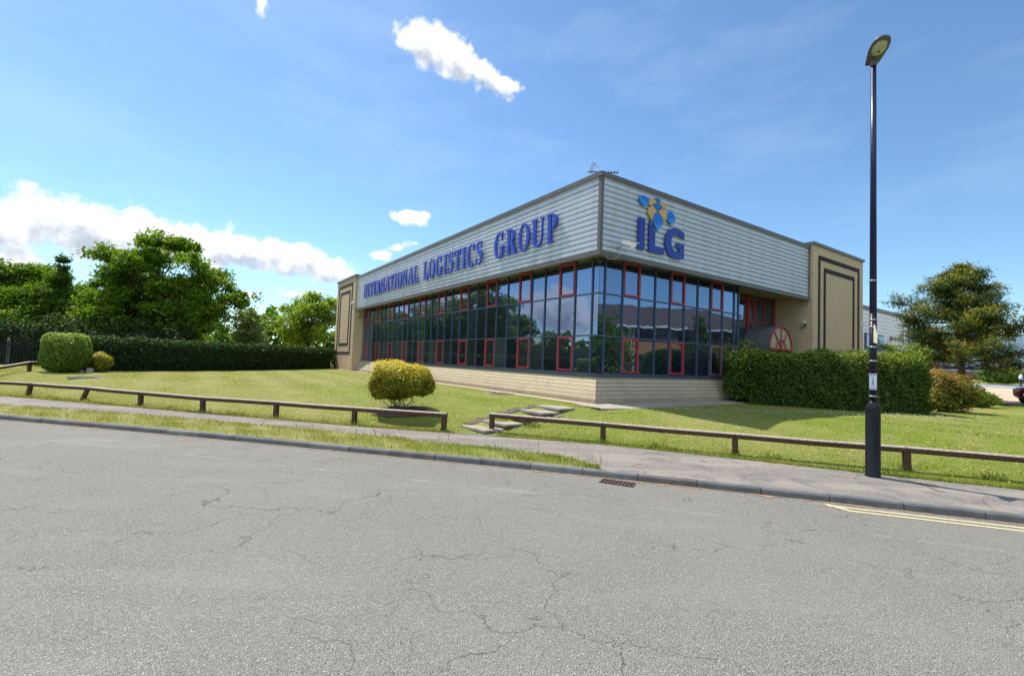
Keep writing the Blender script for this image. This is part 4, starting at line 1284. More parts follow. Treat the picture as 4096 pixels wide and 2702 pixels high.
floodlight(bw(AEND, .22, 4.25), TH - R(90), 'black floodlight with a white sensor on the brick return wall right of the porch')
floodlight(bw(.35, BEND, 5.0), TH, 'black floodlight under the cladding end, on the far brick pier')
o = MB().lathe([(.09, 0), (.09, .16), (.05, .22)], 12).build('alarm_box', MT['white']); o.location = bw(-.18, 27.15, 5.85); tag(o, 'small white alarm box high on the far sunlit brick pier', 'alarm box')
o = MB().box(-.08, .08, -.08, 0, -.15, .15).build('wall_light', MT['white']); o.location = bw(19.85, -.15, 4.68); o.rotation_euler = (0, 0, TH); tag(o, 'slim white wall light at the right edge of the shaded brick pier', 'wall light')
e = empty('security_camera', bw(-.1, 32.3, 2.9), TH, 'small white security camera on the left edge of the far brick pier', 'camera')
MB().box(-.32, -.08, -.05, .05, -.05, .05).build('housing', MT['white'], e); MB().box(-.1, .0, -.02, .02, -.10, -.04).build('bracket', MT['steel'], e)

# roof aerial
ae = empty('roof_aerial', bw(.28, .75, 7.62), 0, 'metal television aerial with two element arrays on the roof corner', 'aerial')
m = MB(); m.tube([(0, 0, 0), (0, 0, .78)], .02, 6); m.build('mast', MT['steel'], ae)
m = MB(); m.tube([(-.16, 0, .72), (.86, -.1, .68)], .014, 6)
for k in range(9):
    x = .0 + k * .105
    m.tube([(x, -.1 - .012 * k, .72 - .004 * k - .0), (x, .12 - .012 * k, .72 - .004 * k)], .008, 5)
    m.box(x - .012, x + .012, -.02 - .012 * k, .012 - .012 * k, .70, .74)
m.build('long_boom', MT['black'], ae)
m = MB(); m.tube([(-.12, 0, .62), (.06, 0, 1.03)], .012, 6); m.tube([(.06, 0, 1.03), (.24, 0, .86)], .010, 5)
for k in range(5):
    x, z_ = -.08 + k * .033, .71 + k * .075
    m.tube([(x - .06, -.03, z_ + .03), (x + .06, .03, z_ - .03)], .014, 5)
m.build('short_boom', MT['steel'], ae)

# rear warehouse block seen beyond the right brick pier
wh = empty('warehouse', (CX, CY, 0), TH, 'white ribbed warehouse wall with dark windows and a roller door, beyond the right brick pier', 'building')
m = MB()
pr2 = []
z = .5
while z < 7.0:
    for dz, o_ in ((0, 0), (.02, .05), (.07, .05), (.09, 0)): pr2.append((z + dz, o_))
    z += .30
n = len(pr2)
m.add([(20.3, 4 + o_, zz) for zz, o_ in pr2] + [(41.9, 4 + o_, zz) for zz, o_ in pr2], [(i, i + 1, i + 1 + n, i + n) for i in range(n - 1)])
m.box(20.3, 41.9, 4.1, 20, .4, 7.0); m.build('wall', MT['white_clad'], wh)
m = MB(); m.box(20.2, 42.0, 3.93, 4.3, 7.0, 7.22); m.box(41.8, 42.0, 3.93, 4.2, .5, 7.0); m.build('roof_edge', MT['trim'], wh)
for u0, u1 in ((32.3, 33.2), (34.6, 35.9), (27.5, 28.6)):
    mb = MB(); mb.box(u0, u1, 3.90, 4.06, 3.85, 5.1); o = mb.build('window', plain('grey_window_frame', (.06, .065, .07), .5), wh)
    mb = MB(); mb.box(u0 + .1, u1 - .1, 3.885, 3.93, 3.95, 5.0); mb.build('pane', MT['glass'], o)
m = MB(); m.box(37.7, 40.0, 3.92, 4.06, .6, 4.85); m.build('roller_door', MT['white'], wh)
m = MB(); m.box(37.5, 40.2, 3.85, 4.06, 4.86, 5.1); m.build('door_hood', MT['trim'], wh)
m = MB(); m.box(39.9, 40.6, 3.45, 3.95, 5.3, 5.42); m.build('wall_lamp', MT['trim'], wh)

# ------------------------------------------------------------------ knee rails
def knee_rail(posts, label, lean=None, zr=.42, ends=(0, 0), h=None):
    base = Vector((*posts[0], lawn_h(*posts[0])))
    e = empty('knee_rail', base, 0, label, 'fence', 'timber knee rails round the lawn')
    tops = []
    for i, (x, y) in enumerate(posts):
        z = lawn_h(x, y); l = (lean or {}).get(i, (random.uniform(-.015, .015), random.uniform(-.02, .02)))
        p = Vector((x - l[0], y - l[1], z - .12)) - base; q = Vector((x, y, z + zr - .09)) - base
        d = (q - p)
        mb = MB(); w = .056
        ax = Vector((posts[min(i + 1, len(posts) - 1)][0] - posts[max(i - 1, 0)][0], posts[min(i + 1, len(posts) - 1)][1] - posts[max(i - 1, 0)][1], 0)).normalized()
        ay = Vector((-ax.y, ax.x, 0))
        pr = [(-w + .008, -w), (w - .008, -w), (w, -w + .008), (w, w - .008), (w - .008, w), (-w + .008, w), (-w, w - .008), (-w, -w + .008)]
        mb.add([p + ax * a + ay * b for a, b in pr] + [q + ax * a + ay * b for a, b in pr], [(k, (k + 1) % 8, (k + 1) % 8 + 8, k + 8) for k in range(8)] + [tuple(range(7, -1, -1)), tuple(range(8, 16))])
        mb.build('post', MT['wood'], e)
        tops.append(Vector((x, y, z + zr - .035)) - base)
    for i in range(len(tops) - 1):
        p, q = tops[i].copy(), tops[i + 1].copy()
        d = (q - p).normalized()
        p += d * (.004 if i else -.06); q -= d * (.004 if i < len(tops) - 2 else -.06)
        mid = (p + q) / 2 + Vector((0, 0, random.uniform(-.012, .004)))
        mb = MB(); mb.bar(p, mid, .132, .115, 0, .022); mb.bar(mid + d * .0005, q, .1312, .1142, 0, .022); mb.build('rail', MT['wood'], e)
    return e


LP = [(-23.2, 17.35), (-20.8, 16.85), (-18.3, 16.3), (-15.95, 15.78), (-13.45, 15.1), (-11.1, 14.28), (-8.72, 13.5), (-6.35, 12.95), (-4.0, 12.3), (-1.6, 11.78)]
knee_rail(LP, 'weathered knee rail left of the steps, edging the footway with two leaning posts', {3: (.07, .0), 4: (.16, .02)})
RP = [(-.42, 11.85), (2.2, 11.05), (4.78, 10.02), (7.5, 8.95), (10.2, 7.85), (12.9, 6.75)]
knee_rail(RP, 'weathered knee rail right of the steps, running behind the street lamp')
knee_rail([(-19.6, 14.9 + 1.9), (-20.35, 18.2), (-20.75, 20.4), (-21.1, 22.6)], 'knee rail running back from the footway, partly behind the big clipped bush', zr=.42)

# ------------------------------------------------------------------ steps and path up to the building
U = Vector((.76, .65, 0)); W = Vector((-.65, .76, 0))
c0_, c1_ = Vector((-.66, 12.05, 0)), Vector((1.32, 13.75, 0))
names = ['lowest paving slab step, nearest the footway', 'second paving slab step up from the footway', 'third paving slab step, middle of the flight', 'fourth paving slab step, second below the landing', 'topmost paving slab step, just below the landing']
for i in range(5):
    c = c0_.lerp(c1_, i / 4)
    z = max(.165 + .093 * i, lawn_h(c.x, c.y) + .035)
    e = empty('stone_step', (c.x, c.y, z - .1), math.atan2(U.y, U.x) + random.uniform(-.03, .03), names[i], 'step', 'slab steps up to the office')
    mb = MB(); tl = random.uniform(-.004, .004)
    mb.bar((-.34, 0, .072), (.31, 0, .072 + tl), 1.0, .056, 0, .008); mb.build('slab', MT['cream_slab'], e)
    mb = MB(); mb.box(-.30, .28, -.47, .47, -.14, .044); mb.build('bedding', MT['soil'], e)
mb = MB(); mb.box(-.75, .75, -.28, .28, -.05, .008)
o = mb.build('threshold_slab', MT['cream_slab']); o.location = (-1.0, 11.72, .1); o.rotation_euler = (0, 0, -.27); o['kind'] = 'structure'
m = MB(); m.add([tuple(bw(a, b, .642)) for a, b in ((-.75, -1.0), (.2, -1.25), (9.6, -.72), (9.6, .25), (-.75, .25))] + [tuple(bw(a, b, .5)) for a, b in ((-.75, -1.0), (.2, -1.25), (9.6, -.72))], [(0, 1, 2, 3, 4), (0, 5, 6, 1), (1, 6, 7, 2)])
structure('path', m, MT['cream_slab'])
m = MB(); m.add([tuple(bw(a, b, .638)) for a, b in ((-.35, .25), (.2, .25), (.2, 32.3), (-.35, 32.3))], [(0, 1, 2, 3)])
structure('gravel_strip', m, MT['gravel'])
# scattered stones and dirt beside the steps
m = MB()
for i in range(90):
    t = random.random(); c = c0_.lerp(c1_, t) + W * (random.choice((-1, 1)) * random.uniform(.45, .75)) + U * random.uniform(-.2, .2)
    r_ = random.uniform(.012, .045); z = lawn_h(c.x, c.y) + r_ * .3
    m.lathe([(r_ * .5, -r_ * .6), (r_, 0), (r_ * .6, r_ * .5)], 6, 0, (c.x, c.y, z), False)
o = m.build('loose_stones', MT['stone']); tag(o, 'loose stones and debris scattered beside the slab steps', 'stones', kind='stuff')
m = MB()
for sgn in (1,):
    pts = [c0_.lerp(c1_, k / 16) + W * sgn * .44 - U * .1 for k in range(17)]
    ptb = [p + W * sgn * random.uniform(.05, .38) for p in pts]
    vs = [(p.x, p.y, lawn_h(p.x, p.y) + .010) for p in pts] + [(p.x, p.y, lawn_h(p.x, p.y) + .006) for p in ptb]
    m.add(vs, [(k, k + 1, k + 18, k + 17) for k in range(16)])
structure('soil_edge', m, MT['soil'])


def disc_patch(name, x, y, rx, ry, mat, dz=.012):
    m = MB(); k = 26
    vs = [(x + rx * (1 + random.uniform(-.1, .1)) * math.cos(2 * math.pi * i / k), y + ry * (1 + random.uniform(-.1, .1)) * math.sin(2 * math.pi * i / k), 0) for i in range(k)]
    vs = [(a, b, lawn_h(a, b) + dz) for a, b, _ in vs] + [(x, y, lawn_h(x, y) + dz + .03)]
    m.add(vs, [(i, (i + 1) % k, k) for i in range(k)]); return structure(name, m, mat)


disc_patch('soil_bed', -3.08, 13.42, .78, .5, MT['soil'], .03)
for (x, y, rz, lb) in ((-.45, 17.9, .6, 'sunken concrete manhole cover in the lawn beside the lit plinth'), (-16.6, 18.6, .2, 'flat manhole cover in the dry lawn in front of the big clipped bush')):
    e = empty('manhole_cover', (x, y, lawn_h(x, y)), rz, lb, 'manhole cover')
    MB().box(-.48, .48, -.36, .36, -.05, .035).build('surround', MT['cream_slab'], e)
    MB().box(-.33, .33, -.24, .24, .036, .048).build('lid', MT['iron'], e)
# gully grating in the road channel
e = empty('drain_grate', (1.79, 7.70, .0), math.atan2(-.22, .46), 'rusty slotted drain grate set in the road against the kerb', 'drain')
m = MB(); m.box(-.27, .27, -.13, .11, -.05, .004); m.build('sump', MT['dark'], e)
m = MB()
for k in range(10): x = -.255 + k * .0567; m.box(x - .011, x + .011, -.115, .095, .0045, .016)
m.box(-.27, .27, -.14, -.115, .0045, .017); m.box(-.27, .27, .095, .12, .0045, .017)
m.build('bars', MT['iron'], e)
# double yellow lines with the angled end mark
m = MB()
for off, x0 in ((.23, 4.62), (.40, 4.74)):
    xsq = np.arange(x0, 22, .25)
    for w0, w1 in ((off, off + .065),):
        vs = [(x, interp(KERB, x) - w0, .0042) for x in xsq] + [(x, interp(KERB, x) - w1, .0042) for x in xsq]; k = len(xsq)
        m.add(vs, [(i, i + 1, i + 1 + k, i + k) for i in range(k - 1)])
m.add([(4.60, interp(KERB, 4.6) - .17, .0046), (4.68, interp(KERB, 4.68) - .16, .0046), (4.86, interp(KERB, 4.86) - .47, .0046), (4.76, interp(KERB, 4.76) - .47, .0046)], [(0, 1, 2, 3)])
structure('road_marking', m, MT['yellow'])

t = NT('worn_white_paint')
v_ = t.obj(); w_ = t.math('ADD', t.math('MULTIPLY', t.noise(v_, 24, 5, .7), .55), t.math('MULTIPLY', t.noise(v_, 1.1, 4, .6), .45))
tp = t.n('ShaderNodeBsdfTransparent'); mx_ = t.n('ShaderNodeMixShader')
t.l(t.mrange(w_, .46, .62, 0, .34), mx_.inputs[0]); t.l(tp.outputs[0], mx_.inputs[1]); t.l(t.princ((.52, .50, .46), .85), mx_.inputs[2])
MT['worn_white'] = t.done(mx_.outputs[0])
m = MB(); xsq = np.arange(-22, 6.5, .5); k = len(xsq)
m.add([(x, interp(KERB, x) - 1.47, .0042) for x in xsq] + [(x, interp(KERB, x) - 1.47 - .09, .0042) for x in xsq], [(i, i + 1, i + 1 + k, i + k) for i in range(k - 1)])
structure('road_marking', m, MT['worn_white'])

# ------------------------------------------------------------------ street lamp
LX, LY = 6.5, 8.47
lamp = empty('street_lamp', (LX, LY, .098), 0, 'tall dark street lamp with a wide base and a tilted grey lantern, on the footway', 'street lamp')
MB().lathe([(.118, -.05), (.118, .02), (.112, .03), (.112, 1.20), (.108, 1.24), (.066, 1.31), (.060, 1.33)], 28).build('base_column', MT['black'], lamp)
m = MB(); A0 = math.atan2(-LY, -LX) + .85
vs = []
for z_ in (.42, 1.1):
    for k in range(7):
        an = A0 + (k - 3) * .13; vs.append((math.cos(an) * .1155, math.sin(an) * .1155, z_))
m.add(vs, [(k, k + 1, k + 8, k + 7) for k in range(6)]); m.build('access_door', MT['black'], lamp)
MB().lathe([(.060, 1.325), (.057, 2.2), (.055, 2.9)], 20).build('lower_pole', MT['black'], lamp)
MB().lathe([(.055, 2.9), (.047, 5.5), (.043, 7.66)], 20).build('upper_pole', MT['navy'], lamp)
for z_ in (1.42, 2.05, 2.30, 2.66, 2.79, 3.5):
    MB().lathe([(.0595, z_ - .012), (.063, z_ - .009), (.063, z_ + .009), (.0595, z_ + .012)], 18).build('clamp_band', MT['steel'], lamp)
# lantern: teardrop shell tilted up over the road
hd = Vector((-.32, -.948, .30)).normalized(); hs = hd.cross(Vector((0, 0, 1))).normalized(); hu = hs.cross(hd)
H0 = Vector((0, 0, 7.62)) - hd * .10
sta = [(0, .10, .05), (.06, .115, .07), (.18, .135, .085), (.32, .155, .085), (.44, .15, .075), (.52, .125, .06), (.575, .085, .045), (.60, .03, .02)]
k = 18; vs = []
for l, w, h in sta:
    for j in range(k):
        an = 2 * math.pi * j / k; c_, s_ = math.cos(an), math.sin(an)
        vs.append(H0 + hd * l + hs * w * c_ + hu * (h * max(s_, 0) + .022 * min(s_, 0)))
m = MB(); m.add(vs, [(i * k + j, i * k + (j + 1) % k, (i + 1) * k + (j + 1) % k, (i + 1) * k + j) for i in range(len(sta) - 1) for j in range(k)] + [tuple(range(k - 1, -1, -1)), tuple((len(sta) - 1) * k + j for j in range(k))], 0, True)
lan = m.build('lantern', MT['lantern'], lamp)
m = MB(); vs = []
for q_, dz_ in ((1.0, -.018), (.92, -.034), (.6, -.056), (.2, -.064)):
    for j in range(k):
        an = 2 * math.pi * j / k
        vs.append(H0 + hd * (.36 + .165 * q_ * math.cos(an)) + hs * .105 * q_ * math.sin(an) + hu * dz_)
m.add(vs, [(i * k + j, i * k + (j + 1) % k, (i + 1) * k + (j + 1) % k, (i + 1) * k + j) for i in range(3) for j in range(k)] + [tuple(3 * k + j for j in range(k))], 0, True)
m.build('lens', MT['lens'], lan)
m = MB()
vs = []
for q_, dz_ in ((1.09, -.012), (1.0, -.026)):
    for j in range(k):
        an = 2 * math.pi * j / k
        vs.append(H0 + hd * (.36 + .165 * q_ * math.cos(an)) + hs * .105 * q_ * math.sin(an) + hu * dz_)
m.add(vs, [(j, (j + 1) % k, k + (j + 1) % k, k + j) for j in range(k)]); m.build('lens_rim', MT['steel'], lan)
m = MB(); p = H0 + hd * .33 + hu * -.066; m.lathe([(.0, -.012), (.016, -.008), (.016, .004)], 10, 0, p); m.build('bulb_cap', MT['dark'], lan)
MB().lathe([(.044, 7.50), (.060, 7.55), (.060, 7.66), (.05, 7.7)], 16).build('lantern_collar', MT['lantern'], lamp)
# number plate
to_cam = Vector((-LX, -LY, 0)).normalized(); pside = Vector((0, 0, 1)).cross(to_cam).normalized()
pm = Matrix(((pside.x, 0, to_cam.x, to_cam.x * .066), (pside.y, 0, to_cam.y, to_cam.y * .066), (0, 1, 0, 1.68), (0, 0, 0, 1)))
m = MB(); m.box(-.058, .058, -.155, .155, -.012, 0, mat=pm); plate = m.build('number_plate', MT['logo_navy'], lamp)
m = MB(); m.box(-.053, .053, -.138, .138, .0005, .003, mat=pm); face = m.build('plate_face', MT['white'], plate)
for ch, yy in (('1', .042), ('5', -.032)):
    o = text_mesh(ch, .098, 'digit', MT['logo_navy'], plate, pm @ Matrix.Translation((0, yy, .005)))
m = MB()
for yy, x0, x1 in ((.108, -.005, .04), (.120, -.005, .035), (-.105, -.04, .04), (-.118, -.045, .045)): m.box(x0, x1, yy - .003, yy + .003, .0032, .0042, mat=pm)
m.prism([(-.035, .122), (-.014, .122), (-.014, .108), (-.0245, .096), (-.035, .108)], .0032, .0045, lambda x, y, d: pm @ Vector((x, y, d)))
m.build('small_print', MT['logo_navy'], plate)
# torn board tied to the pole
tb = empty('torn_notice', (LX, LY, 2.36 + .1), 0, 'torn cream notice board tied edge-on to the lamp post', 'notice')
td = Vector((-.47, -.88, 0)).normalized(); tn = Vector((-td.y, td.x, 0))
m = MB()
pts = [(.055, .02), (.33, -.02), (.36, .10), (.25, .20), (.13, .33), (.07, .345)]
m.prism(pts, -.004, .004, lambda x, y, d: td * x + tn * (d + .04 * x * x) + Vector((0, 0, y)))
m.build('board', plain('weathered_cream_board', (.55, .50, .38), .8, 0, .3, 12), tb)
m = MB()
for yy, a, b in ((.06, .10, .28), (.13, .09, .22), (.20, .08, .16)): m.prism([(a, yy), (b, yy - .01), (b, yy + .01), (a, yy + .022)], .0045, .006, lambda x, y, d: td * x + tn * (d + .04 * x * x) + Vector((0, 0, y)))
m.build('faded_print', MT['trim'], tb)
m = MB(); m.tube([(td * .05)[:], (td * .08 + Vector((0, 0, .0)))[:]], .01, 5); m.tube([(td * .05 + Vector((0, 0, .33)))[:], (td * .09 + Vector((0, 0, .33)))[:]], .01, 5); m.build('cable_tie', MT['dark'], tb)

# ------------------------------------------------------------------ shrubs and hedges
def gz(x, y): return lawn_h(x, y)


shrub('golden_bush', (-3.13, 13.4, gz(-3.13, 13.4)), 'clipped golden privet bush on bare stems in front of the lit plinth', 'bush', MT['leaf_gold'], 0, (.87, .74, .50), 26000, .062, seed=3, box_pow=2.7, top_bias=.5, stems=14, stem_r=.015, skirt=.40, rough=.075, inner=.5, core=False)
shrub('round_bush', (-19.72, 20.95, .60), 'large clipped round-topped green bush at the left of the lawn', 'bush', MT['leaf_bush'], 0, (.80, .80, .85), 22000, .085, seed=5, box_pow=3.0, top_bias=.55, stems=7, skirt=.08, rough=.04, inner=.22, rz=R(43))
shrub('yellow_shrub', (-19.15, 22.0, .60), 'small loose yellow-tipped shrub beside the big clipped bush', 'bush', MT['leaf_gold'], 0, (.42, .42, .46), 5000, .085, seed=6, box_pow=2.2, top_bias=.35, stems=5, skirt=.0, rough=.10, inner=.3)
for i, (x, y, r_, lb) in enumerate(((-18.85, 21.2, .15, 'pale garden rock, the larger of two by the yellow shrub'), (-19.12, 21.1, .10, 'small garden rock beside the larger pale one'))):
    m = MB(); m.lathe([(r_ * .7, -.05), (r_, r_ * .4), (r_ * .75, r_ * 1.0), (r_ * .9, r_ * 1.1), (r_ * .85, r_ * 1.5), (r_ * .3, r_ * 1.65)], 9, 0, (0, 0, 0), False)
    o = m.build('garden_rock', MT['stone']); o.location = (x, y, .6); tag(o, lb, 'rock', 'rocks by the yellow shrub')
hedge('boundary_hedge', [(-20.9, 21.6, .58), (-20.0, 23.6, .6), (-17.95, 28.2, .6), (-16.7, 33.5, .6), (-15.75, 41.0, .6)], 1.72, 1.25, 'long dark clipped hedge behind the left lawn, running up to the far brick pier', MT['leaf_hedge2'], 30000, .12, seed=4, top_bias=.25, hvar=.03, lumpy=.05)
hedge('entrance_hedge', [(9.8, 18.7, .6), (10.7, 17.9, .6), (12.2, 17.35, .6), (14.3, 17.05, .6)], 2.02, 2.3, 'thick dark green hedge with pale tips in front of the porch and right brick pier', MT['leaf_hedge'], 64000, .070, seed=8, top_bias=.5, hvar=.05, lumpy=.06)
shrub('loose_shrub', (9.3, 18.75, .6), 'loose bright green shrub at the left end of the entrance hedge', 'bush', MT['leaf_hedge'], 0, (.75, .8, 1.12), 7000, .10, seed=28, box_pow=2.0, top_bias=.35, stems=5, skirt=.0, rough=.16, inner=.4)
shrub('red_tipped_shrub', (16.4, 17.9, .6), 'shrub with orange-red young leaves at the right end of the hedge', 'bush', MT['leaf_phot'], 0, (.92, .8, .76), 9000, .105, seed=9, box_pow=2.4, top_bias=.22, stems=7, skirt=.0, rough=.12, inner=.35)
shrub('loose_shrub', (16.6, 20.4, .62), 'tall loose pale green shrub behind the red-tipped shrub', 'bush', MT['leaf_lime'], 0, (1.25, 1.0, 1.2), 7000, .11, seed=10, box_pow=2.0, top_bias=.1, stems=8, rough=.2, inner=.5)
shrub('low_shrub', (20.9, 21.6, .62), 'low lime green shrub right of the red-tipped shrub', 'bush', MT['leaf_lime'], 0, (1.1, .8, .40), 7000, .09, seed=12, box_pow=2.0, top_bias=.2, stems=0, rough=.14)
shrub('low_shrub', (21.0, 23.0, .65), 'darker spreading shrub just behind the low lime green one', 'bush', MT['leaf_hedge'], 0, (1.25, .8, .62), 7000, .10, seed=13, box_pow=2.0, top_bias=.2, stems=5, rough=.2)
shrub('verge_bush', (65.0, 62.5, 1.4), 'dense bright green bush across the far road, behind the standing man', 'bush', MT['leaf_bush'], 0, (2.6, 1.6, 1.05), 6000, .22, seed=14, box_pow=2.6, top_bias=.2, stems=0, rough=.06)

# ------------------------------------------------------------------ trees
make_tree('maple_tree', (-24.0, 33.0, .5), 'broad dark maple tree with spreading crown behind the boundary hedge', 'tree', MT['leaf_maple'],
          [ell(-1.7, 0, 6.7, 2.5, 2.4, 2.3), ell(.6, 0, 6.1, 2.3, 2.4, 2.0), ell(-3.6, .3, 5.3, 1.8, 2.2, 1.8), ell(2.8, 0, 4.5, 1.5, 2.0, 1.8), ell(-.8, -.5, 4.0, 3.7, 2.5, 2.0), ell(1.8, -1, 2.8, 2.3, 1.9, 1.3), ell(-3.4, -.5, 2.8, 2.0, 1.9, 1.3)],
          700, 90, .215, .42, .36, 2.2, 'trees behind the left lawn', 21, .80, flat=.7, droop=.05, bough=(74, 1.0))
make_tree('lime_tree', (-21.6, 50.0, .5), 'light yellow-green tree just left of the far brick pier', 'tree', MT['leaf_lime'],
          [ell(.1, 0, 4.6, 3.5, 3.2, 2.6), ell(.8, 0, 6.1, 2.2, 2.2, 1.7), ell(-1.8, 0, 3.4, 2.0, 2.0, 1.6)], 330, 46, .25, .46, .2, 1.4, 'trees behind the left lawn', 22, .6, flat=.8, bough=(60, .9))
make_tree('birch_tree', (-34.1, 60.0, .5), 'thin pale tree between the maple and the light green tree', 'tree', MT['leaf_pale'],
          [ell(0, 0, 4.6, 1.6, 1.6, 3.0), ell(.9, 0, 3.0, 2.2, 1.8, 1.8)], 150, 40, .27, .55, .14, 1.4, 'trees behind the left lawn', 23, .4)
make_tree('young_beech', (-32.2, 34.0, .4), 'dark tree with a pointed top left of the maple', 'tree', MT['leaf_dark'],
          [ell(-.7, 0, 7.3, .22, .22, .75), ell(-.7, 0, 6.2, .8, .8, .9), ell(-.6, 0, 5.2, 1.5, 1.5, 1.1), ell(-.5, 0, 4.0, 2.4, 2.2, 1.5), ell(-.2, -.4, 2.6, 3.1, 2.4, 1.5)], 520, 72, .165, .30, .2, 1.6, 'trees behind the left lawn', 24, .4, flat=.7, droop=.1)
make_tree('beech_tree', (-37.2, 34.5, .4), 'leafy tree with a bright top at the left edge of the view', 'tree', MT['leaf_maple'],
          [ell(-1.2, 0, 5.7, 2.0, 2.3, 1.6), ell(1.2, 0, 4.0, 2.4, 2.4, 2.0), ell(-1.5, 0, 4.6, 2.8, 2.4, 2.4), ell(0, -.8, 2.8, 3.6, 2.4, 1.5)], 460, 85, .21, .42, .3, 1.6, 'trees behind the left lawn', 25, .7, flat=.75, bough=(50, 1.0))
make_tree('beech_tree', (-39.8, 41.0, .3), 'lower tree standing behind the one at the left edge of the view', 'tree', MT['leaf_maple'],
          [ell(0, 0, 5.4, 2.4, 2.4, 2.0), ell(-1.6, 0, 4.8, 2.4, 2.4, 2.0), ell(1.2, .6, 4.6, 2.0, 2.4, 1.8), ell(0, 0, 3.0, 3.1, 3.0, 1.6)], 420, 70, .25, .5, .34, 2.0, 'trees behind the left lawn', 26, .7, flat=.8, bough=(44, 1.1))
for i, (x, y, h, lb) in enumerate(((-30.3, 40.2, 9.0, 'bushy tree behind the maple, between it and the pointed dark tree'), (-42, 22.5, 5.4, 'rounded tree beyond the left edge, seen reflected in the glass'), (-43, 17.5, 5.4, 'smaller tree beyond the left edge, reflected below the clouds'), (-45, 12.5, 4.6, 'low tree beyond the left edge, reflected nearest the building corner'), (-50, 7.0, 4.8, 'low rounded tree farthest along the road on the left'), (-38.0, 54, 10.0, 'tall tree hidden behind the maple, seen reflected at the far end of the glass'), (-33.8, 46, 9.8, 'tall tree hidden behind the maple, the nearer of two'), (-44.5, 61, 10.5, 'tall tree far behind the maple, the farthest of three'))):
    s_ = h / 8.0
    make_tree('roadside_tree', (x, y, .1), lb, 'tree', MT['leaf_dark' if i % 2 == 0 else 'leaf_maple'], [ell(0, 0, 5.6 * s_, 2.4 * s_, 2.4 * s_, 2.2 * s_), ell(1.6 * s_, .5, 4.2 * s_, 2.2 * s_, 2.2 * s_, 2 * s_), ell(-1.6 * s_, 1.5, 3.8 * s_, 2.4 * s_, 2.6 * s_, 2.2 * s_), ell(.2, -1.6, 2.6 * s_, 3.2 * s_, 3.0 * s_, 1.7 * s_)], 170, 70, .30, .75, .24, 1.4, 'trees along the road on the left', 31 + i, .5)
for i, (x, y, h, m_, lb) in enumerate(((29.5, 10.2, 6.9, 'leaf_maple', 'leafy tree across the road in front of the brick office'), (38.6, 23.2, 7.4, 'leaf_con', 'dark tree at the far end of the brick office'))):
    s_ = h / 8.0
    make_tree('roadside_tree', (x, y, .1), lb, 'tree', MT[m_], [ell(0, 0, 5.4 * s_, 2.3 * s_, 2.3 * s_, 2.4 * s_), ell(.6, 1.2 * s_, 3.6 * s_, 2.3 * s_, 2.3 * s_, 2.0 * s_), ell(0, -1.2, 3.4 * s_, 2.2 * s_, 2.2 * s_, 2.0 * s_)], 150, 80, .26, .7, .2, 1.2, 'trees by the brick office', 41 + i, .5)
make_tree('slim_conifer', (35.6, 18.9, .1), 'slim dark conical conifer in front of the brick office', 'tree', MT['leaf_dark'], [ell(0, 0, 6.0, .35, .35, 1.1), ell(0, 0, 4.6, .7, .7, 1.3), ell(0, 0, 3.0, 1.0, 1.0, 1.6), ell(0, 0, 1.6, 1.1, 1.1, 1.4)], 150, 90, .2, .35, .14, .6, 'trees by the brick office', 44, .4)


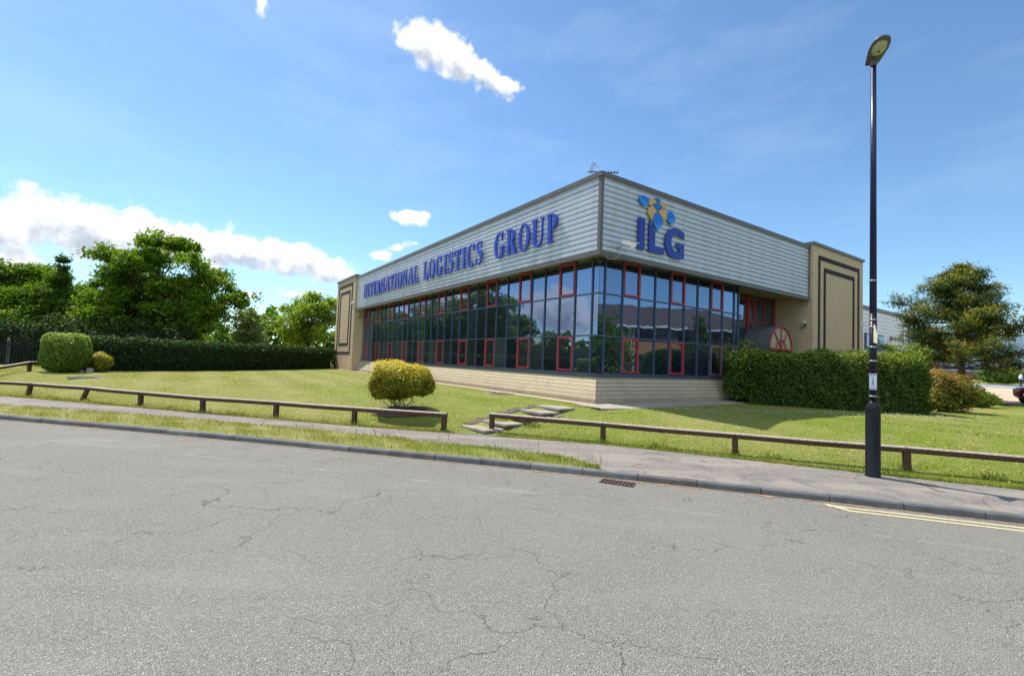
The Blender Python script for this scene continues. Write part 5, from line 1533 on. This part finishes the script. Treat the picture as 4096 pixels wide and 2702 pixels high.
def golden_conifer(base, label):
    rng = np.random.default_rng(77); random.seed(77)
    root = empty('golden_conifer', base, 0, label, 'tree')
    H = 7.35
    t = MB(); tr = [Vector((.10 * math.sin(k * 1.1), .06 * math.cos(k), -.2 + k * H / 9)) for k in range(10)]
    t.tube(tr, [.20 * (1 - .92 * k / 9) + .01 for k in range(10)], 10); t.build('trunk', MT['bark_red'], root)
    br = MB()
    P, T, A = [], [], []
    z = 1.75
    prof = [(.8, 3.2), (1.6, 3.7), (2.5, 3.9), (3.3, 3.0), (4.2, 3.2), (5.0, 2.4), (5.8, 1.75), (6.5, 1.15), (7.0, .6), (7.3, .25)]
    while z < H - .05:
        nb_ = 4
        for k in range(nb_):
            an = rng.uniform(0, 2 * math.pi)
            Lb = float(np.interp(z, [p[0] for p in prof], [p[1] for p in prof])) * rng.uniform(.55, 1.06)
            if math.cos(an) > .3 and 3.0 < z < 4.6: Lb *= 1.22
            if math.cos(an) < -.3 and 2.6 < z < 3.4: Lb *= .7
            st = Vector((.08 * math.sin(z), 0, z))
            up = rng.uniform(.0, .34)
            tip = st + Vector((math.cos(an) * Lb, math.sin(an) * Lb, Lb * up))
            pts = []
            for i in range(6):
                s = i / 5
                pts.append(st.lerp(tip, s) + Vector((rng.normal() * .05, rng.normal() * .05, -.20 * Lb * s * (1 - s) + .10 * Lb * s * s * s)))
            br.tube(pts, [.05 * (1 - .8 * i / 5) * (Lb / 3 + .35) for i in range(6)], 5)
            nspr = int(6 + 6.0 * Lb)
            for _ in range(nspr):
                s = .30 + .70 * rng.random() ** .75
                f = s * 5; i0 = min(4, int(f)); b = pts[i0].lerp(pts[i0 + 1], f - i0)
                wd = .12 + .26 * (1 - abs(s - .7)) * min(1, Lb / 2)
                c = np.array(b) + rng.normal(size=3) * np.array([wd, wd, .12])
                if rng.random() < .5:
                    br.tube([b, (b + Vector(c)) / 2 + Vector((0, 0, .02)), Vector(c)], [.012, .009, .006], 4, cap=False)
                n_ = int(rng.integers(44, 76))
                q = c + rng.normal(size=(n_, 3)) * np.array([.17, .17, .10])
                P.append(q)
                T.append(np.clip(.10 + .62 * rng.random() ** .8 * (rng.random() < .62) + .28 * rng.random(n_) + .22 * (q[:, 2] - c[2]) / .08 * .5, 0, 1))
        z += rng.uniform(.24, .44)
    P = np.concatenate(P); T = np.concatenate(T)
    V, F = leaf_quads(P, .13 * (.6 + .8 * rng.random(len(P))), None, .8, .34, rng)
    np_mesh('foliage', V, F, MT['leaf_con'], root, np.repeat(T, 4))
    br.build('branches', MT['bark_red'], root)
    return root


golden_conifer((24.75, 26.0, .7), 'large open golden-green conifer beyond the right end of the hedge')

# ------------------------------------------------------------------ palisade fence at the far left
pf = empty('palisade_fence', (-31.5, 23.6, .5), 0, 'dark metal railing fence in deep shade at the far left', 'fence')
p0, p1 = Vector((0, 0, 0)), Vector((7.4, 1.9, 0))
m = MB()
for k in range(56):
    p = p0.lerp(p1, k / 55); m.bar(p + Vector((0, 0, .05)), p + Vector((0, 0, 1.45)), .05, .012)
m.build('pales', MT['black'], pf)
for zz in (.25, 1.25):
    m = MB(); m.bar(p0 + Vector((0, .03, zz)), p1 + Vector((0, .03, zz)), .05, .05); m.build('rail', MT['black'], pf)
for k in range(4):
    p = p0.lerp(p1, k / 3); m = MB(); m.bar(p + Vector((0, .08, -.1)), p + Vector((0, .08, 1.6)), .08, .08); m.build('post', MT['steel'], pf)

# ------------------------------------------------------------------ ground and buildings beyond, on the right
def fz(y): return .69 + .0108 * (y - 24) + (.0009 * max(0, y - 50) ** 2)


def sheet(name, x0, x1, ys, mat, dz=0.0, xl=None):
    m = MB(); vs = []
    for y in ys: vs += [(x0, y, fz(y) + dz), (x1, y, fz(y) + dz)]
    m.add(vs, [(2 * i, 2 * i + 1, 2 * i + 3, 2 * i + 2) for i in range(len(ys) - 1)]); return structure(name, m, mat)


sheet('forecourt', 16, 140, [24.2, 30, 40, 48, 52], plain('pale_forecourt_paving', (.47, .37, .25), .9, 0, .15, .6, .2, 40))
sheet('road', 14, 160, [52, 56, 60, 64], plain('far_road_tarmac', (.27, .27, .28), .9, 0, .1, .4), .004)
sheet('verge', 14, 160, [64, 68, 74, 80], MT['lawn'], .02)
bw_ = empty('blue_warehouse', (56, 78, 1.3), 0, 'distant pale blue warehouse with vertical ribs behind the conifer', 'building')
m = MB(); pts = []
x = 0.0
while x < 60: pts += [(x, 0), (x + .45, 0), (x + .5, -.12), (x + .85, -.12)]; x += .9
n = len(pts)
m.add([(a, b, 0) for a, b in pts] + [(a, b, 8.2) for a, b in pts], [(i, i + 1, i + 1 + n, i + n) for i in range(n - 1)])
m.box(.1, 60, .1, 25, 0, 8.15); m.build('wall', MT['blue_clad'], bw_)
m = MB(); m.box(-.2, 60.2, -.25, 25, 8.2, 8.5); m.build('roof_edge', MT['white'], bw_)
tw = empty('boundary_wall', (58, 73, 1.45), 0, 'low brown boundary wall across the far road, behind the conifer', 'wall')
MB().box(0, 34, 0, .3, -.3, 1.45).build('wall', brick_mat('brown_brick', (.24, .15, .10), (.20, .12, .08), (.2, .17, .14)), tw)
MB().box(-.05, 34.05, -.05, .35, 1.45, 1.55).build('coping', MT['trim'], tw)

# brick office across the road, seen mirrored in the shaded glazing
of = empty('brick_office', (29.9, 6.2, 0), R(58.6), 'two-storey brick office with brown pitched roof, mirrored in the shaded glazing', 'building')
L_ = 22.5
m = MB(); m.box(0, L_, -9, 0, 0, 5.55); m.build('wall', brick_mat('orange_brick', (.52, .25, .09), (.46, .21, .075), (.36, .26, .16)), of)
m = MB(); m.add([(-.6, .55, 5.75), (L_ + .6, .55, 5.75), (L_ + .6, -9.5, 5.75), (-.6, -9.5, 5.75), (4.2, -4.4, 8.3), (L_ - 4.6, -4.4, 8.3)], [(0, 1, 5, 4), (1, 2, 5), (2, 3, 4, 5), (3, 0, 4)])
m.build('roof', plain('brown_roof_tile', (.085, .06, .05), .9, 0, .3, 2), of)
m = MB(); m.box(-.6, L_ + .6, .5, .62, 5.58, 5.76); m.box(-.55, L_ + .55, -9.4, .5, 5.56, 5.66); m.build('gutter', MT['white'], of)
for zlo, zhi in ((4.35, 5.45), (1.2, 3.0)):
    for k in range(9):
        x0 = .5 + k * 2.42; mb = MB(); mb.box(x0, x0 + 2.1, -.1, .04, zlo, zhi)
        o = mb.build('window', plain('dark_blue_frame', (.03, .05, .11), .4), of)
        for j in range(2):
            mb = MB(); mb.box(x0 + .08 + j * 1.0, x0 + 1.0 + j * 1.0, .041, .05, zlo + .08, zhi - .08); mb.build('pane', MT['carglass'], o)
for x0 in (7.6, 15.6):
    mb = MB(); mb.tube([(x0, .12, .1), (x0, .12, 5.6)], .05, 8); mb.build('downpipe', MT['white'], of)

# ------------------------------------------------------------------ cars and a man at the right edge
def make_car(loc, rz, paint, label):
    e = empty('parked_car', loc, rz, label, 'car')
    prof = [(-2.02, .38), (-2.08, .55), (-2.02, .74), (-1.85, .84), (-1.0, .98), (-.78, .99), (1.75, 1.02), (1.98, .95), (2.06, .7), (2.04, .40), (1.75, .25), (-1.75, .25)]
    hw = .84
    st = [(-hw, .93), (-hw * .93, .99), (-.5, 1.0), (.5, 1.0), (hw * .93, .99), (hw, .93)]
    m = MB(); n = len(prof); vs = []
    cx_, cz_ = 0, .6
    for y, s in st: vs += [(cx_ + (x - cx_) * s, y, cz_ + (z - cz_) * s) for x, z in prof]
    m.add(vs, [(i * n + k, i * n + (k + 1) % n, (i + 1) * n + (k + 1) % n, (i + 1) * n + k) for i in range(len(st) - 1) for k in range(n)] + [tuple(range(n)), tuple((len(st) - 1) * n + k for k in range(n - 1, -1, -1))], 0, True)
    body = m.build('body', paint, e)
    m = MB(); g0 = [(-1.02, .98), (1.80, 1.01)]; g1 = [(-.25, 1.42), (1.30, 1.42)]
    a = [(g0[0][0], -.78, g0[0][1]), (g0[1][0], -.78, g0[1][1]), (g0[1][0], .78, g0[1][1]), (g0[0][0], .78, g0[0][1])]
    b = [(g1[0][0], -.60, g1[0][1]), (g1[1][0], -.60, g1[1][1]), (g1[1][0], .60, g1[1][1]), (g1[0][0], .60, g1[0][1])]
    m.add(a + b, [(0, 1, 5, 4), (1, 2, 6, 5), (2, 3, 7, 6), (3, 0, 4, 7)]); m.build('windows', MT['carglass'], e)
    m = MB(); m.add([(x, y, 1.418) for x, y in ((-.30, -.62), (1.36, -.62), (1.36, .62), (-.30, .62))] + [(x, y, 1.47) for x, y in ((-.1, -.5), (1.2, -.5), (1.2, .5), (-.1, .5))], [(0, 1, 5, 4), (1, 2, 6, 5), (2, 3, 7, 6), (3, 0, 4, 7), (4, 5, 6, 7)])
    for y in (-1, 1):
        for p, q in (((-1.02, .785 * y, .985), (-.27, .61 * y, 1.425)), ((1.80, .785 * y, 1.01), (1.32, .61 * y, 1.425)), ((.45, .79 * y, 1.0), (.5, .612 * y, 1.42))): m.tube([p, q], .03, 6)
    m.build('roof', paint, e)
    for x in (-1.3, 1.28):
        for y in (-.80, .80):
            mb = MB(); k = 22
            mb.add([(x + r_ * math.cos(2 * math.pi * j / k), y + w, .31 + r_ * math.sin(2 * math.pi * j / k)) for r_, w in ((.20, -.10), (.31, -.095), (.31, .095), (.20, .10)) for j in range(k)],
                   [(i * k + j, i * k + (j + 1) % k, (i + 1) * k + (j + 1) % k, (i + 1) * k + j) for i in range(3) for j in range(k)], 0, True)
            w_ = mb.build('wheel', MT['tyre'], e)
            mb = MB(); s = 1 if y > 0 else -1
            mb.add([(x + .2 * math.cos(2 * math.pi * j / k), y + s * .085, .31 + .2 * math.sin(2 * math.pi * j / k)) for j in range(k)] + [(x, y + s * .07, .31)], [(j, (j + 1) % k, k) for j in range(k)])
            mb.build('rim', MT['steel'], w_)
    for y in (-.62, .62):
        mb = MB(); mb.box(-2.055, -1.93, y - .16, y + .16, .62, .76); mb.build('headlight', MT['lens'], e)
        mb = MB(); mb.box(1.96, 2.065, y - .14, y + .14, .70, .92); mb.build('tail_light', MT['tail'], e)
    MB().box(-2.085, -2.0, -.45, .45, .36, .56).build('grille', MT['dark'], e)
    MB().box(-2.095, -2.086, -.26, .26, .42, .53).build('licence_plate', MT['white'], e)
    return e


make_car((28.75, 24.4, fz(24.4)), .05, MT['carred'], 'red hatchback cut off by the right edge, nose towards the shrubs')
make_car((66.2, 57.6, fz(57.6)), .1, MT['carwhite'], 'silver car parked beside the standing man at the right edge')


def make_person(loc, rz, label):
    """a man standing, arms bent towards his front; one skinned body"""
    J = {'pel': (0, 0, .95, .13), 'wai': (0, .01, 1.12, .125), 'che': (0, .0, 1.34, .15), 'nek': (0, .01, 1.50, .055), 'hd0': (0, -.01, 1.60, .078), 'hd1': (0, -.02, 1.70, .085), 'hd2': (0, -.01, 1.77, .055)}
    E = [('pel', 'wai'), ('wai', 'che'), ('che', 'nek'), ('nek', 'hd0'), ('hd0', 'hd1'), ('hd1', 'hd2')]
    for s, sx in (('l', -1), ('r', 1)):
        J.update({s + 'hip': (.10 * sx, 0, .90, .095), s + 'kne': (.11 * sx, -.02, .50, .062), s + 'ank': (.11 * sx, .02, .09, .042), s + 'toe': (.13 * sx, -.16, .035, .035),
                  s + 'sho': (.18 * sx, .0, 1.42, .065), s + 'elb': (.24 * sx, .04, 1.14, .046), s + 'wri': (.16 * sx, -.18, 1.03, .032), s + 'pal': (.13 * sx, -.25, 1.02, .034)})
        E += [('pel', s + 'hip'), (s + 'hip', s + 'kne'), (s + 'kne', s + 'ank'), (s + 'ank', s + 'toe'), ('che', s + 'sho'), (s + 'sho', s + 'elb'), (s + 'elb', s + 'wri'), (s + 'wri', s + 'pal')]
        for f in range(4):
            J[s + 'f%d' % f] = ((.10 + .018 * f) * sx, -.335 + .008 * abs(f - 1.5), 1.0 - .012 * f, .0085); E.append((s + 'pal', s + 'f%d' % f))
        J[s + 'thm'] = (.08 * sx, -.27, 1.05, .0095); E.append((s + 'pal', s + 'thm'))
    ks = list(J); me = bpy.data.meshes.new('person')
    me.from_pydata([J[k][:3] for k in ks], [(ks.index(a), ks.index(b)) for a, b in E], [])
    t = bpy.data.objects.new('tmp_person', me); COL.objects.link(t)
    md = t.modifiers.new('skin', 'SKIN'); md.use_smooth_shade = True
    for i, k in enumerate(ks):
        t.data.skin_vertices[0].data[i].radius = (J[k][3], J[k][3])
    t.data.skin_vertices[0].data[ks.index('pel')].use_root = True
    sd = t.modifiers.new('sub', 'SUBSURF'); sd.levels = 2; sd.render_levels = 2
    dg = bpy.context.evaluated_depsgraph_get()
    out = bpy.data.meshes.new_from_object(t.evaluated_get(dg))
    bpy.data.objects.remove(t)
    out.materials.clear()
    for mt in (plain('skin', (.52, .32, .24), .6), plain('pale_blue_shirt', (.50, .60, .78), .8), plain('navy_trousers', (.02, .025, .05), .85), plain('black_shoes', (.012, .012, .012), .4)): out.materials.append(mt)
    for p in out.polygons:
        c = p.center
        p.material_index = 0 if (c.z > 1.5 or (c.y < -.16 and c.z > .9)) else 1 if c.z > 1.0 or abs(c.x) > .19 and c.z > .95 else 2 if c.z > .075 else 3
    o = bpy.data.objects.new('person', out); COL.objects.link(o)
    o.location = loc; o.rotation_euler = (0, 0, rz)
    tag(o, label, 'person')
    m = MB(); m.lathe([(.075, 1.66), (.092, 1.70), (.09, 1.75), (.062, 1.80), (.02, 1.815)], 14, 0, (0, .006, 0)); m.build('hair', plain('brown_hair', (.06, .035, .02), .8), o)
    m = MB()
    m.lathe([(.002, -.02), (.014, 0), (.002, .02)], 8, 0, (0, -.10, 1.665)); m.build('nose', out.materials[0], o)
    for sx in (-1, 1):
        m = MB(); m.lathe([(.001, -.012), (.010, 0), (.001, .012)], 8, 0, (.032 * sx, -.088, 1.705)); m.build('eye', MT['dark'], o)
        m = MB(); m.lathe([(.004, -.03), (.013, 0), (.004, .03)], 8, 0, (.086 * sx, -.01, 1.68)); m.build('ear', out.materials[0], o)
    m = MB(); m.box(-.025, .025, -.092, -.08, 1.622, 1.630); m.build('mouth', plain('lips', (.35, .14, .12), .6), o)
    return o


make_person((59.45, 55.0, fz(55.0)), R(75), 'man in a pale blue shirt and navy trousers standing by the silver car')

# ------------------------------------------------------------------ grass and flowers
def dry(x, y):
    a = x * .9 + y * .45; b = -x * .35 + y * 1.9
    return np.sin(a * .8 + 1.5 * np.sin(b * .7)) * np.cos(b * 1.1 + np.sin(a * 1.3)) + .7 * np.sin(a * 2.3 + b * 1.7) * np.sin(b * 2.9 - a) + .25 + 1.1 * np.clip((-1.5 - x) / 5, 0, 1) * np.clip((17.5 - .25 * x - y) / 3, 0, 1)


def grass(name, xy, zf, hmin, hmax, wid, label, tone_lo, tone_hi, seed, lean=.5):
    rng = np.random.default_rng(seed); n = len(xy)
    z = np.array([zf(x, y) for x, y in xy])
    h = rng.uniform(hmin, hmax, n); an = rng.uniform(0, 2 * math.pi, n); ln = rng.random(n) ** 1.5 * lean * h
    d = rng.uniform(0, 2 * math.pi, n)
    B = np.stack([xy[:, 0], xy[:, 1], z - .006], 1)
    wv = np.stack([np.cos(an), np.sin(an), np.zeros(n)], 1) * wid * .5
    mid = B + np.stack([np.cos(d) * ln * .35, np.sin(d) * ln * .35, h * .6], 1)
    tip = B + np.stack([np.cos(d) * ln, np.sin(d) * ln, h], 1)
    V = np.stack([B - wv, B + wv, mid + wv * .8, tip, mid - wv * .8], 1).reshape(-1, 3)
    F = np.arange(5 * n).reshape(n, 5)
    o = np_mesh(name, V, F, MT['grass'], None, np.repeat(np.clip(rng.uniform(tone_lo, tone_hi, n) + .22 * dry(xy[:, 0], xy[:, 1]), 0, 1), 5))
    return tag(o, label, 'grass', kind='stuff')


rng = np.random.default_rng(5)
# long grass on the verge
n = 46000
x = -24 + 25.6 * rng.random(n) ** .62
yk = np.interp(x, [p[0] for p in KERB], [p[1] for p in KERB]) + .10; yi = np.interp(x, [p[0] for p in VERGE_IN], [p[1] for p in VERGE_IN])
u = rng.random(n); y = yk + np.maximum(yi - yk, .02) * u
cl_ = np.sin(x * 3.1) * np.cos(y * 4.2 + x) + .6 * np.sin(x * 7.7 + y * 5)
ok = (rng.random(n) < .55 + .35 * cl_) & ((u > .12) | (rng.random(n) < .45))
grass('verge_grass', np.stack([x, y], 1)[ok], lambda a, b: .115, .02, .095, .007, 'longer rough grass on the verge behind the kerb', 0, 1, 51, .9)
n = 260
x = rng.uniform(-6, 1.7, n); yi = np.interp(x, [p[0] for p in VERGE_IN], [p[1] for p in VERGE_IN])
grass('seeding_grass', np.stack([x, yi - np.abs(rng.normal(0, .18, n))], 1), lambda a, b: .11, .16, .36, .0045, 'tall thin seeding grass stems at the back of the verge', .75, 1, 52, .5)
# short lawn blades, denser towards the footway
n = 260000
x = rng.uniform(-26, 17, n); dd = .04 + 24.0 * rng.random(n) ** 2.4
y = np.interp(x, [p[0] for p in EDGE], [p[1] for p in EDGE]) + dd
rel = np.stack([x - CX, y - CY], 1); la = rel[:, 0] * math.cos(TH) + rel[:, 1] * math.sin(TH); lb = -rel[:, 0] * math.sin(TH) + rel[:, 1] * math.cos(TH)
ok = ~((la > -.4) & (lb > -1.2)) & (np.hypot((x + 3.08) / .75, (y - 13.42) / .48) > 1)
sd_ = np.abs((x - c0_.x) * W.x + (y - c0_.y) * W.y); su = (x - c0_.x) * U.x + (y - c0_.y) * U.y
ok &= ~((sd_ < .47) & (su > -.4) & (su < 3.0))
grass('lawn_grass', np.stack([x, y], 1)[ok], lawn_h, .014, .042, .010, 'short mown grass blades over the lawn', .1, .95, 53, .8)
# tufts at the foot of the posts and the lawn edge
q = []
for px_, py_ in LP + RP:
    for _ in range(55): q.append((px_ + random.gauss(0, .10), py_ + random.gauss(0, .07)))
for cx_, cy_ in ((-14.9, 15.3), (-9.9, 13.85), (-7.6, 13.2), (3.3, 10.55), (-.2, 12.6), (.6, 12.2), (5.4, 9.65), (8.6, 8.45)):
    for _ in range(130): q.append((cx_ + random.gauss(0, .14), cy_ + random.gauss(0, .07)))
for _ in range(5000):
    xx = random.uniform(-22, 11)
    if -1.7 < xx < -.3: continue
    q.append((xx, interp(EDGE, xx) + abs(random.gauss(.04, .06))))
grass('edge_grass', np.array(q), lawn_h, .04, .15, .009, 'ragged grass tufts along the lawn edge and post feet', .1, 1, 54, .9)


def flowers(name, xy, mat, r_, h, label):
    V, F = [], []
    for i, (x, y) in enumerate(xy):
        z = lawn_h(x, y) + h; s = r_ * random.uniform(.7, 1.3); b = len(V)
        V += [(x, y, z + s * .35)] + [(x + s * math.cos(k * 1.2566), y + s * math.sin(k * 1.2566), z) for k in range(5)]
        F += [(b, b + 1 + k, b + 1 + (k + 1) % 5) for k in range(5)]
    o = np_mesh(name, V, F, mat); return tag(o, label, 'flowers', kind='stuff')


q = []
while len(q) < 420:
    t = random.random(); c = Vector((3.6, 14.2, 0)).lerp(Vector((14.6, 15.4, 0)), t)
    x, y = c.x + random.gauss(0, .8), c.y - abs(random.gauss(0, .75)) + .25
    q.append((x, y))
flowers('daisies', [p for p in q if not (p[1] > 16.2)], MT['petal'], .015, .045, 'white daisies scattered in the shaded lawn before the hedge')
flowers('dandelions', [(x, interp(EDGE, x) + .3 + abs(random.gauss(0, 2.2))) for x in [random.uniform(1.5, 15) for _ in range(230)]] + [(x, interp(EDGE, x) + .3 + abs(random.gauss(0, 1.2))) for x in [random.uniform(-12, -3) for _ in range(40)]], MT['dandelion'], .020, .05, 'yellow dandelion heads dotted over the right lawn')

# ------------------------------------------------------------------ far tree belts that read as one mass
def belt(name, arc, dist, hgt, n, leaf, mat, label, seed):
    rng = np.random.default_rng(seed)
    az = np.radians(rng.uniform(arc[0], arc[1], n)); d = dist + rng.normal(0, 3.0, n)
    ph = az * dist
    top = hgt * (.62 + .22 * np.sin(ph * .21 + seed) + .16 * np.sin(ph * .57 + 2) + .10 * np.sin(ph * 1.7))
    z = top * (1 - rng.random(n) ** 1.7 * .98)
    P = np.stack([np.sin(az) * d, np.cos(az) * d, z + .2], 1)
    V, F = leaf_quads(P, leaf * rng.uniform(.6, 1.4, n), None, .8, .7, rng)
    o = np_mesh(name, V, F, MT[mat], None, np.repeat(rng.random(n), 4))
    return tag(o, label, 'trees', kind='stuff')


belt('distant_trees', (-128, -12), 92, 8.5, 34000, .85, 'leaf_dark', 'far belt of trees along the skyline behind the left lawn', 61)
belt('distant_trees', (70, 128), 95, 8.0, 15000, .9, 'leaf_dark', 'far belt of trees beyond the brick office on the right', 62)
hedge('rear_hedge', [(-41, 22.5, .4), (-33, 26.5, .5), (-24.5, 28.5, .55), (-20.5, 30.5, .6)], 2.6, 1.8, 'added dark hedge standing in for deep shade behind the metal railings at the far left', MT['leaf_hedge2'], 18000, .17, seed=63, top_bias=.2, hvar=.25, lumpy=.2)  # added hedge, its dark leaves stand in for deep shade
